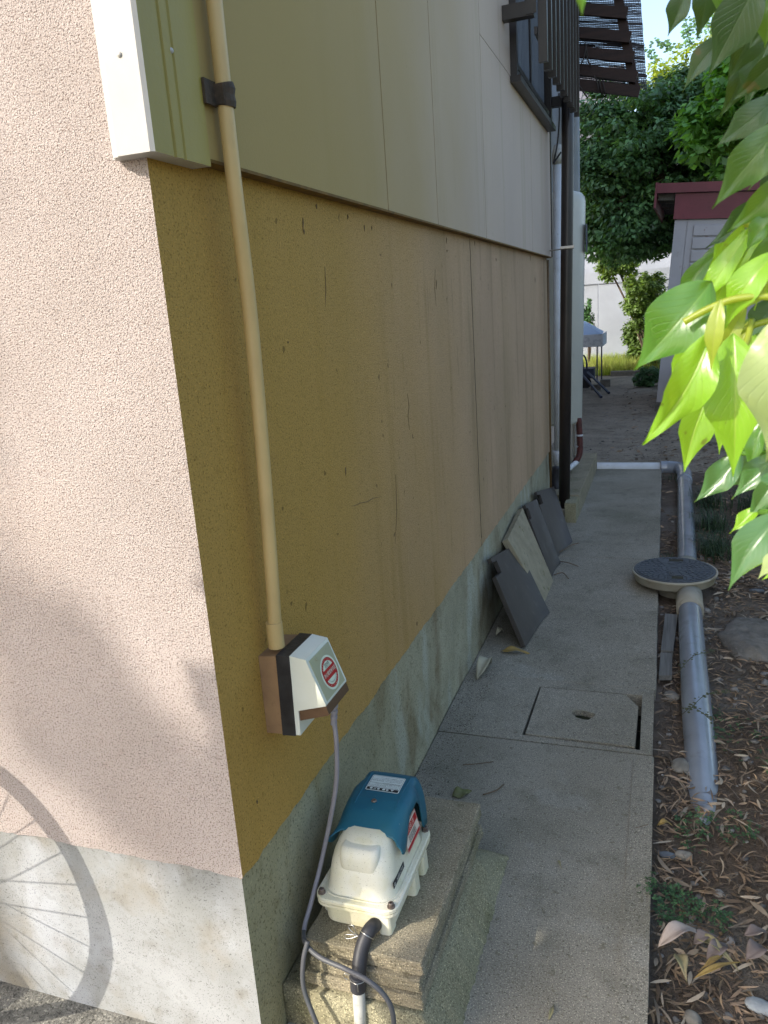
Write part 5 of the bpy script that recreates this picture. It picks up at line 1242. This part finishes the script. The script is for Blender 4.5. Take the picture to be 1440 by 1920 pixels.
shed = Thing('garden_shed', 'leaning garden shed with pale ribbed wall panels and burgundy roof trim', 'shed', (0.62, 9.8, 0))
SM = Matrix.Translation((0.66, 9.7, 0)) @ Matrix.Rotation(R(4.6), 4, 'Y') @ Matrix.Rotation(R(-2), 4, 'Z')
def sh(name, *a, m=shed_white, bev=0.004, parent=None):
    return (shed.add(obj(name, bx(*a, mat4=SM), m, bevel=bev, seg=1)) if parent is None else obj(name, bx(*a, mat4=SM), m, parent, bevel=bev, seg=1))
sh('wall', 0.02, 2.6, 0.02, 2.2, 0.0, 2.38)
sh('corner_post', 0.0, 0.14, 0.0, 0.019, 0.0, 2.32)
for x0 in (0.15, 1.02, 1.89):
    p_ = sh('wall_panel', x0, x0+0.85, 0.004, 0.019, 0.0, 2.32, bev=0.003)
    for k in range(15):
        z = 0.06+k*0.148; bm = bmesh.new(); box(bm, x0+0.07, x0+0.78, -0.016, 0.0035, z, z+0.134)
        bmesh.ops.bevel(bm, geom=bm.edges[:], offset=0.011, segments=1, affect='EDGES'); bmesh.ops.transform(bm, matrix=SM, verts=bm.verts); obj('rib', bm, shed_white, p_)
sh('fascia', -0.02, 2.66, -0.03, -0.001, 2.33, 2.62, m=shed_red)
sh('roof_edge', -0.24, 2.9, -0.07, -0.031, 2.63, 2.74, m=shed_red)
sh('roof', -0.24, 2.9, -0.03, 2.5, 2.64, 2.70, m=shed_red)
sh('gutter', -0.26, -0.235, -0.07, 2.5, 2.46, 2.75, m=shed_red)
for k in range(6): sh('rafter', -0.22, -0.03, 0.08+k*0.4, 0.13+k*0.4, 2.56, 2.635, m=wood_grey)
sh('plinth', -0.01, 2.62, -0.012, -0.0005, -0.12, 0.10, m=stone_m)
# a dark bin at the shed's foot
t = Thing('storage_bin', 'dark grey storage bin on the ground in front of the shed', 'bin', (1.05, 9.5, 0))
p0 = at(1262, 762, 2, 0); 
t.add(obj('bin_body', bx(0.90, 1.35, 9.15, 9.55, 0.06, 0.58), mat('dark_bin', (0.055, 0.058, 0.062), (0.04, 0.042, 0.045), 9, 0.5), bevel=0.02))
for q_ in (0.94, 1.25): t.add(obj('foot', bx(q_, q_+0.06, 9.18, 9.5, -0.03, 0.06), rubber_m))

# covered stand with cloth, crate and handcart
t = Thing('covered_stand', 'small stand with a white cloth canopy on thin posts beside the house', 'stand', (-0.7, 13.3, 0))
bm = bmesh.new()
V0 = [bm.verts.new(p) for p in ((-1.3, 13.2, 0.84), (-0.26, 13.2, 0.84), (-0.30, 14.2, 0.84), (-1.3, 14.2, 0.84), (-0.62, 13.45, 1.05), (-0.62, 14.0, 1.05), (-1.3, 13.45, 1.05), (-1.3, 14.0, 1.05))]
for f in ((0, 1, 4, 6), (1, 2, 5, 4), (2, 3, 7, 5), (4, 5, 7, 6)): bm.faces.new([V0[i] for i in f])
o = t.add(obj('canopy', bm, mat('blue_white_cloth', (0.30, 0.42, 0.62), None, rough=0.7)))
t.add(obj('valance', bx(-1.3, -0.25, 13.185, 13.198, 0.63, 0.84), cloth_m)); t.add(obj('valance', bx(-0.262, -0.250, 13.2, 14.2, 0.63, 0.84), cloth_m))
for x, y in ((-0.27, 13.21), (-0.40, 13.9), (-1.2, 13.21)): t.add(obj('post', tb([(x, y, -0.03), (x, y, 0.84)], 0.012, 8), navy_m))
t = Thing('handcart', 'dark handcart with curved tube handles parked under the cloth canopy', 'handcart', (-0.6, 12.9, 0))
t.add(obj('tray', bx(-1.2, -0.36, 12.7, 13.1, 0.14, 0.30), navy_m, bevel=0.01))
for x in (-0.60, -0.66, -0.72): t.add(obj('handle', tb(smoothpath([(x+0.12, 12.75, 0.30), (x+0.11, 12.74, 0.45), (x+0.06, 12.73, 0.53), (x-0.05, 12.72, 0.54)], 4), 0.014, 8), navy_m, smooth=True))
t.add(obj('wheel', tb([(-0.5, 12.66, 0.07), (-0.5, 12.70, 0.07)], 0.10, 20), tyre_m)); t.add(obj('wheel', tb([(-0.9, 12.66, 0.07), (-0.9, 12.70, 0.07)], 0.10, 20), tyre_m))
o = obj('long_pole', tb([(-0.52, 12.3, 0.25), (-0.13, 11.2, 0.0)], 0.02, 8), navy_m); tag(o, 'dark pole lying on the ground, lower end nearest the camera, by the handcart', 'pole')
o = obj('long_pole', tb([(-0.45, 12.6, 0.25), (-0.05, 11.7, 0.0)], 0.02, 8), navy_m); tag(o, 'dark pole lying behind the first one by the handcart', 'pole')
o = obj('kerb_stone', bx(-0.2, 1.3, 14.5, 14.68, -0.05, 0.07), stone_m, bevel=0.02); tag(o, 'low dark stone kerb between the bare dirt and the sunny grass', 'kerb')
# blocks by the cart
for k, (x, y) in enumerate(((-0.30, 12.35), (-0.18, 12.8))):
    o = obj('loose_brick', bx(x-0.08, x+0.08, y-0.06, y+0.06, -0.03, 0.07+0.03*k), stone_m, bevel=0.01); tag(o, ('nearer' if k == 0 else 'farther')+' of two dark loose bricks beside the handcart', 'brick')

# sunny grass
def lawn(name, n, xr, yr, h, seed):
    q = np.random.default_rng(seed); x = q.uniform(*xr, n); y = q.uniform(*yr, n); l = h*q.uniform(.4, 1.2, n); a = q.uniform(0, 6.28, n); w_ = 0.008
    ln = q.uniform(0.1, 0.6, n)*l; b = q.uniform(0, 6.28, n); z = np.full(n, -0.03)
    P0 = np.stack([x-w_*np.cos(a), y-w_*np.sin(a), z], 1); P1 = np.stack([x+w_*np.cos(a), y+w_*np.sin(a), z], 1); P2 = np.stack([x+ln*np.cos(b), y+ln*np.sin(b), z+l], 1)
    V_ = np.stack([P0, P1, P2], 1).reshape(-1, 3); return link(name, npmesh(name, V_, np.arange(3*n).reshape(n, 3)), lawn_m)
tag(lawn('grass', 16000, (-1.6, 2.2), (14.7, 16.9), 0.30, 1), kind='stuff')
# trees and shrubs
tree('huge dense dark green tree with sunlit yellow top behind the shed', [(1.25, 13.0, 0), (1.15, 13.0, 1.2), (0.95, 13.0, 2.2), (0.6, 13.0, 3.4), (0.6, 13.1, 4.6)],
     [((0.45, 13.0, 3.35), (1.0, 1.2, 1.3), 260, (0.30, 0.30, 0.13)), ((-0.22, 13.2, 3.4), (0.66, 0.8, 1.35), 190, (0.28, 0.28, 0.12)), ((1.3, 13.2, 3.95), (1.1, 1.2, 1.05), 140, (0.3, 0.3, 0.13)), ((0.35, 12.7, 2.45), (0.95, 0.8, 0.5), 100, (0.25, 0.25, 0.10))], leaf_dark, 105, 0.10, 11, r0=0.16)
tree('tall sunlit yellow-green tree rising behind the dark tree against the sky', [(1.3, 14.6, 0), (1.3, 14.6, 3), (1.25, 14.6, 5.2)],
     [((1.15, 14.6, 4.72), (1.0, 0.8, 0.62), 110, (0.25, 0.25, 0.2)), ((2.1, 14.8, 5.3), (1.0, 0.8, 0.9), 90, (0.25, 0.25, 0.2))], leaf_top, 60, 0.10, 31, r0=0.12)
tree('bright mid-green broadleaf tree overhanging the shed roof', [(3.3, 12.0, 0), (3.2, 11.9, 2.0), (2.9, 11.6, 3.6)],
     [((2.25, 11.3, 4.1), (1.0, 0.9, 0.95), 130, (0.25, 0.25, 0.16)), ((1.55, 11.2, 3.55), (0.65, 0.7, 0.6), 75, (0.22, 0.22, 0.14)), ((3.0, 11.3, 4.6), (1.2, 1.0, 1.2), 110, (0.3, 0.3, 0.18))], leaf_mid, 60, 0.13, 21, aspect=0.6)
def shrub(label, px0, py0, px1, py1, y, m, n, size, seed, stem_to=None, name='shrub', g=None):
    a = at(px0, py0, 1, y); b = at(px1, py1, 1, y); c = (a+b)/2; rx = abs(b.x-a.x)/2; rz = abs(a.z-b.z)/2
    t_ = Thing(name, label, 'shrub', (c.x, y, 0), g); bm = bmesh.new(); q = random.Random(seed)
    for k in range(4):
        e = Vector((c.x+q.uniform(-.5, .5)*rx, y+q.uniform(-.1, .1), c.z+q.uniform(-.6, .3)*rz)); s = Vector((stem_to if stem_to is not None else c.x, y+.05, -0.05)); tube(bm, smoothpath([s, s.lerp(e, .6)+Vector((.04, 0, .05)), e], 4), 0.018, 6)
    t_.add(obj('stem', bm, bark_m, smooth=True))
    cl_ = crown_clumps((c.x, y, c.z), (rx*0.9, max(rx, .25)*.8, rz*0.9), int(n*1.6), (rx*.24, rx*.24, rz*.24), seed, fill=0.9)
    t_.add(foliage('leaves', cl_, 60, size, m, seed+3, None, 0.55)); return t_
shrub('cloud-pruned shrub pad in front of the wall top, left of the other pad', 1104, 468, 1200, 524, 15.6, leaf_shrub, 70, 0.085, 41, stem_to=0.5)
shrub('cloud-pruned shrub pad just left of the shed, below the first pad', 1158, 506, 1250, 612, 15.4, leaf_shrub, 90, 0.085, 42, stem_to=0.55)
shrub('loose yellow-green bush in the grass against the pale wall', 1164, 588, 1236, 700, 15.9, leaf_shrub, 80, 0.09, 43)
shrub('dark spiky shrub squeezed between the wall and the shed', 1205, 570, 1260, 700, 15.0, leaf_dark, 50, 0.08, 44)
shrub('small dark shrub behind the cloth canopy', 1085, 558, 1118, 645, 15.2, leaf_dark, 30, 0.06, 45)
shrub('low ground bush at the foot of the shed, left side', 1185, 690, 1250, 730, 12.6, leaf_dark, 30, 0.06, 46)
# thin vine shoots against the sky
bm = bmesh.new(); q = random.Random(2)
for (xa, ya, xb, yb) in ((1285, 90, 1282, 28), (1300, 85, 1285, 55), (1255, 95, 1228, 75), (1230, 115, 1217, 92), (1268, 90, 1238, 82), (1330, 60, 1320, 30), (1310, 70, 1300, 40), (1345, 50, 1338, 10)):
    a = at(xa, ya, 1, 14.2); b = at(xb, yb, 1, 14.2); pts = smoothpath([a, a.lerp(b, .5)+Vector((q.uniform(-.05, .05), 0, .02)), b], 5); tube(bm, pts, 0.007, 5)
    for p in pts:
        for _ in range(3):
            c = p+Vector((q.uniform(-.07, .07), q.uniform(-.05, .05), q.uniform(-.05, .05))); s = q.uniform(.02, .04)
            bm.faces.new([bm.verts.new(c+Vector((s*math.cos(k*1.57+.4), 0.3*s, s*.6*math.sin(k*1.57+.4)))) for k in range(4)])
o = obj('vine', bm, leaf_dark); tag(o, 'thin leafy vine shoots sticking up from the tree top against the sky', 'vine')

# ---------------------------------------------------------------- leaf bank added at the right, out of the picture, to bounce green light on the wall
hg = Thing('bounce_hedge', 'unseen green leaf bank added right of the path to bounce light on the wall', 'bounce_hedge', (3.1, 2.5, 0))
hc_ = []
qh = np.random.default_rng(77)
for k in range(170): hc_.append([qh.uniform(2.6, 3.4), qh.uniform(-2.2, 7.5), qh.uniform(0.1, 2.6), 0.32, 0.32, 0.28])
hg.add(foliage('leaves', np.array(hc_), 60, 0.12, leaf_shrub, 78, None, 0.6))

# ---------------------------------------------------------------- foreground branch
def leaf_material(name, c1, c2, vein, tr, rough=0.3, trc=(0.45, 0.62, 0.04), coat=0.8):
    m = bpy.data.materials.new(name); m.use_nodes = True; t_ = m.node_tree; N = t_.nodes; L = t_.links; b = N['Principled BSDF']
    uv = N.new('ShaderNodeUVMap'); sep = N.new('ShaderNodeSeparateXYZ'); L.new(uv.outputs[0], sep.inputs[0])
    def math_(op, a, bb=None):
        n_ = N.new('ShaderNodeMath'); n_.operation = op
        for i, v_ in enumerate((a, bb)):
            if v_ is None: continue
            if isinstance(v_, (int, float)): n_.inputs[i].default_value = v_
            else: L.new(v_, n_.inputs[i])
        return n_.outputs[0]
    av_ = math_('ABSOLUTE', math_('SUBTRACT', sep.outputs[1], 0.5))
    mid = math_('SUBTRACT', 1.0, math_('MINIMUM', math_('MULTIPLY', av_, 28.0), 1.0))
    ph = math_('SUBTRACT', math_('MULTIPLY', sep.outputs[0], 11.0), math_('MULTIPLY', av_, 7.0))
    fr = math_('ABSOLUTE', math_('SUBTRACT', math_('FRACT', ph), 0.5))
    sv = math_('MULTIPLY', math_('SUBTRACT', 1.0, math_('MINIMUM', math_('MULTIPLY', fr, 9.0), 1.0)), 0.35)
    vf = math_('MAXIMUM', mid, sv)
    ns = N.new('ShaderNodeTexNoise'); ns.inputs['Scale'].default_value = 22; geo = N.new('ShaderNodeNewGeometry'); L.new(geo.outputs['Position'], ns.inputs['Vector'])
    mx = N.new('ShaderNodeMix'); mx.data_type = 'RGBA'; L.new(ns.outputs[0], mx.inputs[0]); mx.inputs[6].default_value = (*c1, 1); mx.inputs[7].default_value = (*c2, 1)
    m2 = N.new('ShaderNodeMix'); m2.data_type = 'RGBA'; L.new(math_('MULTIPLY', vf, 0.75), m2.inputs[0]); L.new(mx.outputs[2], m2.inputs[6]); m2.inputs[7].default_value = (*vein, 1)
    n3 = N.new('ShaderNodeTexNoise'); n3.inputs['Scale'].default_value = 70; L.new(geo.outputs['Position'], n3.inputs['Vector'])
    r3 = N.new('ShaderNodeMapRange'); r3.inputs[1].default_value = 0.70; r3.inputs[2].default_value = 0.73; r3.inputs[4].default_value = 0.8; L.new(n3.outputs[0], r3.inputs[0])
    m3 = N.new('ShaderNodeMix'); m3.data_type = 'RGBA'; L.new(r3.outputs[0], m3.inputs[0]); L.new(m2.outputs[2], m3.inputs[6]); m3.inputs[7].default_value = (0.10, 0.07, 0.02, 1)
    L.new(m3.outputs[2], b.inputs['Base Color']); b.inputs['Roughness'].default_value = rough; b.inputs['Specular IOR Level'].default_value = 0.6
    b.inputs['Coat Weight'].default_value = coat; b.inputs['Coat Roughness'].default_value = 0.30
    bu = N.new('ShaderNodeBump'); bu.inputs['Strength'].default_value = 0.35; bu.inputs['Distance'].default_value = 0.002; bu.invert = True
    L.new(math_('ADD', vf, math_('MULTIPLY', ns.outputs[0], 0.6)), bu.inputs['Height']); L.new(bu.outputs[0], b.inputs['Normal'])
    tr_ = N.new('ShaderNodeBsdfTranslucent'); tr_.inputs[0].default_value = (*trc, 1); ms = N.new('ShaderNodeMixShader'); ms.inputs[0].default_value = tr
    L.new(b.outputs[0], ms.inputs[1]); L.new(tr_.outputs[0], ms.inputs[2]); L.new(ms.outputs[0], N['Material Output'].inputs[0]); return m
LD = leaf_material('glossy_leaf_shaded', (0.016, 0.060, 0.014), (0.028, 0.088, 0.02), (0.05, 0.11, 0.03), 0.12, 0.38, coat=0.1)  # one leaf in several tones, its shade and sun put into the colour
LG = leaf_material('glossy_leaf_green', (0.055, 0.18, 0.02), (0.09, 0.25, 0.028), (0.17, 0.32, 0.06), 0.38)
LB = leaf_material('glossy_leaf_sunlit', (0.22, 0.46, 0.02), (0.28, 0.54, 0.03), (0.45, 0.6, 0.10), 0.45, 0.32, (0.62, 0.88, 0.03))
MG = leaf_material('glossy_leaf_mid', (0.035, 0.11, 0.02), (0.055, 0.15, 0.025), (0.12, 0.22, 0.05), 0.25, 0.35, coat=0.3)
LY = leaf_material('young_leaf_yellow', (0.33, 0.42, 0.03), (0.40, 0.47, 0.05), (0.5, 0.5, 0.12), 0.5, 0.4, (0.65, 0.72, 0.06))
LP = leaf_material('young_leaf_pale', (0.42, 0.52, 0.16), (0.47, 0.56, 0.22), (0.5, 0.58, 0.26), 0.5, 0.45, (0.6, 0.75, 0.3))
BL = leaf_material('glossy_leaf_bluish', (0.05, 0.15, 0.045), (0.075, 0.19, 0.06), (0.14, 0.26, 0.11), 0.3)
branch = Thing('broadleaf_branch', 'branch of large glossy green leaves hanging into the right edge of the view', 'branch', (1.4, -0.9, 1.9))
def fleaf(bx0, by0, tx, ty, wpx, dist, m, tilt=0.0, dtip=0.0, fold=0.35, curl=0.10, shape=0.85, side=0.0, flip=1):
    b_ = atd(bx0, by0, dist); t_ = atd(tx, ty, dist+dtip); ax_ = (t_-b_).normalized(); vw = ray((bx0+tx)/2, (by0+ty)/2)
    n_ = -vw; n_ = (n_-ax_*n_.dot(ax_)).normalized(); wd = ax_.cross(n_); n_ = n_*math.cos(tilt)+wd*math.sin(tilt)
    W_ = wpx*dist/FPX/max(0.35, math.cos(tilt))*0.74
    curl = curl*random.uniform(0.3, 2.0); side = side+random.uniform(-0.05, 0.05); fold = fold*random.uniform(0.7, 1.8)
    o = link('leaf', leafmesh(b_, t_, W_, n_, fold=fold*flip, curl=curl, nu=18, nv=5, shape=shape, side=side, wave=random.uniform(0.15, 1.1)), m)
    branch.add(o); return o
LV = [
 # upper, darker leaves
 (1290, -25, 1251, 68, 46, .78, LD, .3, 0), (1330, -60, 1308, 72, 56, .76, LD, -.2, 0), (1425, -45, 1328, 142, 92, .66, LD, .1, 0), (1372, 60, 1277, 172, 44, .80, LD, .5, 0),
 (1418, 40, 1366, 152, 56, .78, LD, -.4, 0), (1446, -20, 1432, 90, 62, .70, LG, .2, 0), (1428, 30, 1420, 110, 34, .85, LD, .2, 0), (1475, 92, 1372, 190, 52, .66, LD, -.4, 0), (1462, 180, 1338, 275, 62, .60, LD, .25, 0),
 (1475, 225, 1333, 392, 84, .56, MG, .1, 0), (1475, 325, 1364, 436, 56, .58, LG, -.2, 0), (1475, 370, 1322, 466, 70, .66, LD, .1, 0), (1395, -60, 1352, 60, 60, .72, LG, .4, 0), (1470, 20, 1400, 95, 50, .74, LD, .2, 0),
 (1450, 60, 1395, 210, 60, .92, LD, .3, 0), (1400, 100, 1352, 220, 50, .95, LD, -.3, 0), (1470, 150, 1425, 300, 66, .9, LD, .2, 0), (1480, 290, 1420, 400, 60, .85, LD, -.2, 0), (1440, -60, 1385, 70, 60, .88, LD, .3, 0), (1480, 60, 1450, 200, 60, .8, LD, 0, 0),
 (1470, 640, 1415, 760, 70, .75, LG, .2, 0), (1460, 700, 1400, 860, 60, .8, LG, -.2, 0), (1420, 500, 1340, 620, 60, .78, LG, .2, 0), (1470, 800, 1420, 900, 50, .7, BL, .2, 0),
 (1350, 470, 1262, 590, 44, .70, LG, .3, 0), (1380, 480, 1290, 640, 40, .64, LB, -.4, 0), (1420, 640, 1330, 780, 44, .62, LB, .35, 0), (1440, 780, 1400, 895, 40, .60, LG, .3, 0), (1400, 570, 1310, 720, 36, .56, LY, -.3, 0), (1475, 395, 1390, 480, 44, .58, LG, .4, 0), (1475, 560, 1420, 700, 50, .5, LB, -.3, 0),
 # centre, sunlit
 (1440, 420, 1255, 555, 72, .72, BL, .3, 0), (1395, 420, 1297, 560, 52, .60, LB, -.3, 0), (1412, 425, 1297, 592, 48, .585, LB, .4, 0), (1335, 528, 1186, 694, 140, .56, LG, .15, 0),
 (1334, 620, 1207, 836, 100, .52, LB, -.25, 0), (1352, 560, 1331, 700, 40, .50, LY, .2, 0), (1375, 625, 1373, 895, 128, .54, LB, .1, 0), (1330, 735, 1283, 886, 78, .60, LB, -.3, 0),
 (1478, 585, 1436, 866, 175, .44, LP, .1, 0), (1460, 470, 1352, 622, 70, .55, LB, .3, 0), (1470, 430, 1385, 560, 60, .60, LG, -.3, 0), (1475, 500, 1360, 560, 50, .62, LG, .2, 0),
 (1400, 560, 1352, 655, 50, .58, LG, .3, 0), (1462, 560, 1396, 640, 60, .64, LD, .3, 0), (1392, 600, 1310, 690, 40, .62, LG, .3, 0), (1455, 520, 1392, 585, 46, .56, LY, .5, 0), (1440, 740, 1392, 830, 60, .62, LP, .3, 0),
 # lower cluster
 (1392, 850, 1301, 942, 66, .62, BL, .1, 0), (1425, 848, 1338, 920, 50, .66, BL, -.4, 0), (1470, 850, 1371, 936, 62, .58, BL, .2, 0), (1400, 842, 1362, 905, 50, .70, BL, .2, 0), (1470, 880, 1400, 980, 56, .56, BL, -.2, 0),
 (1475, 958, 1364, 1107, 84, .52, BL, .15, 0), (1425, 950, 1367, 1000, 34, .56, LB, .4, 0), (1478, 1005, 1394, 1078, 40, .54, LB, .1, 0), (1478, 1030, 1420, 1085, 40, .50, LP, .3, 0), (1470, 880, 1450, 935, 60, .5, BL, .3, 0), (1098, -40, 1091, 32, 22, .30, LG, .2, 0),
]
for L_ in LV: fleaf(*L_[:9])
for L_ in LV[6:-1]:
    if random.random() < 0.75:
        ox, oy = random.uniform(10, 55), random.uniform(-35, 20); sh_ = random.uniform(0.75, 0.95)
        fleaf(L_[0]+ox, L_[1]+oy, L_[2]+ox+(L_[0]-L_[2])*(1-sh_), L_[3]+oy+(L_[1]-L_[3])*(1-sh_), L_[4]*random.uniform(0.6, 0.85), L_[5]+random.uniform(0.05, 0.14), L_[6], random.uniform(-.6, .6))
def twg(pts, r_, m=LY):
    branch.add(obj('stem', tb(smoothpath([atd(*p) for p in pts], 6), r_, 8), m, smooth=True))
twg([(1520, 560, .54), (1440, 556, .54), (1380, 560, .54), (1330, 578, .54), (1282, 604, .54)], 0.0022)
twg([(1520, 585, .56), (1440, 602, .56), (1390, 620, .56), (1355, 645, .56)], 0.002)
twg([(1520, 440, .60), (1420, 424, .60), (1395, 420, .60)], 0.002)
twg([(1410, 600, .56), (1400, 640, .55), (1385, 665, .54)], 0.002)
twg([(1530, 840, .6), (1440, 848, .6), (1392, 850, .61)], 0.002, LG)
twg([(1530, 940, .54), (1475, 958, .53), (1425, 960, .55)], 0.002, LG)
twg([(1570, 820, .6), (1560, 500, .6), (1550, 200, .62), (1500, -40, .66), (1400, -90, .72), (1280, -60, .78)], 0.006, bark_m)

# ---------------------------------------------------------------- things just outside the frame that throw the shade: bicycle, and trees shaped for their shade
bk = Thing('bicycle', 'bicycle parked along the front wall, its wheel shadow falling on the foundation', 'bicycle', (-1.0, -0.25, 0))
def ring(c, r_, rt, m, name, par=None, n=64):
    pts = [Vector((c[0]+r_*math.cos(2*math.pi*k/n), c[1], c[2]+r_*math.sin(2*math.pi*k/n))) for k in range(n+1)]
    o = obj(name, tb(pts, rt, 8, cap=False), m, smooth=True)
    if par is None: bk.add(o)
    else: o.parent = par
    return o
wc = (-0.955, -0.22, 0.46); wr_ = 0.40
w1 = ring(wc, wr_, 0.017, tyre_m, 'wheel')
ring(wc, wr_-0.026, 0.008, steel_m, 'rim', w1)
for k in range(28):
    a = k*2*math.pi/28; b_ = a+(0.22 if k % 2 else -0.22)
    o = obj('spoke', tb([(wc[0]+0.025*math.cos(b_), wc[1]+(0.02 if k % 2 else -0.02), wc[2]+0.025*math.sin(b_)), (wc[0]+(wr_-0.03)*math.cos(a), wc[1], wc[2]+(wr_-0.03)*math.sin(a))], 0.0016, 5), steel_m, w1)
bm = bmesh.new(); tube(bm, [(wc[0], wc[1]-0.04, wc[2]), (wc[0], wc[1]+0.04, wc[2])], 0.025, 12)
obj('hub', bm, steel_m, w1)
bm = bmesh.new()
bbx = Vector((wc[0]-0.46, wc[1], 0.33)); hub = Vector(wc)
for s in (-0.05, 0.05): tube(bm, [hub+Vector((0, s, 0)), bbx+Vector((0, s*.5, 0))], 0.011, 8); tube(bm, [hub+Vector((0, s, 0)), bbx+Vector((-0.12, s*.5, 0.55))], 0.009, 8)
tube(bm, [bbx, bbx+Vector((-0.15, 0, 0.70))], 0.016, 10); tube(bm, [bbx, bbx+Vector((-0.60, 0, 0.50))], 0.018, 10)
tube(bm, [hub+Vector((-.02, -.06, 0)), hub+Vector((0.16, -0.07, -0.34))], 0.016, 8)
bk.add(obj('frame', bm, bikepaint, smooth=True))
w2 = ring((wc[0]-1.1, wc[1], wc[2]), wr_, 0.022, tyre_m, 'wheel')
bk.add(obj('fork', tb([(wc[0]-1.1, wc[1], wc[2]), (wc[0]-1.02, wc[1], 0.95)], 0.012, 8), bikepaint)); bk.add(obj('saddle', bx(wc[0]-0.78, wc[0]-0.54, wc[1]-0.06, wc[1]+0.06, 1.02, 1.07), rubber_m, bevel=0.02))
E1 = Vector((math.cos(SUN_AZ), -math.sin(SUN_AZ), 0)); E2 = sdir.cross(E1)
if E2.z < 0: E2 = -E2
def sunpt(a, b, t_): return E1*a+E2*b+sdir*t_
qc = np.random.default_rng(5)
def shade_tree(label, regions, base, m, leafsize, seed, per=70, r0=0.07):
    cc = []
    for (a0, a1, b0, b1, t0, t1, n, r_) in regions:
        for k in range(n):
            p = sunpt(qc.uniform(a0, a1), qc.uniform(b0, b1), qc.uniform(t0, t1)); cc.append([*p, r_, r_, r_*0.75])  # clumps laid along sun rays where their shadow is wanted
    cc = np.array(cc); c = cc[:, :3].mean(0)
    t_ = Thing('shading_tree', label, 'tree', (base[0], base[1], 0))
    t_.add(obj('trunk', tb(smoothpath([(base[0], base[1], 0), (base[0]*.7+c[0]*.3, base[1]*.7+c[1]*.3, c[2]*.5), tuple(c)], 5), [r0*(1-0.05*i) for i in range(11)], 10), bark_m, smooth=True))
    t_.add(foliage('crown', cc, per, leafsize, m, seed, None, 0.6))
shade_tree('unseen leafy tree added behind the camera to shade the path and upper leaves', [(0.18, 0.86, 0.06, 1.0, 3.2, 3.9, 170, 0.12), (0.07, 0.20, 0.46, 1.2, 3.2, 3.9, 50, 0.07), (0.0, 0.05, 0.42, 0.74, 3.4, 3.9, 16, 0.045), (0.8, 1.7, -0.1, 0.85, 3.2, 3.9, 70, 0.15), (0.72, 1.12, 1.36, 1.8, 1.7, 2.3, 130, 0.08)], (-0.8, -3.4), leaf_mid, 0.09, 6)
shade_tree('taller unseen tree added farther behind the camera to dapple the front wall', [(-0.36, -0.18, 0.40, 0.72, 11.5, 13, 13, 0.10), (-0.2, -0.02, 0.36, 0.52, 11.5, 13, 10, 0.09), (-0.50, 0.0, 0.44, 0.60, 11.5, 13, 5, 0.10), (-0.15, 0.02, 0.40, 0.5, 11.5, 13, 3, 0.08), (-1.6, -0.5, 0.5, 2.6, 11, 13, 60, 0.30), (-0.6, 0.0, 2.1, 3.0, 11, 13, 14, 0.25)], (-7.5, -9.0), leaf_mid, 0.10, 9, 55, 0.16)
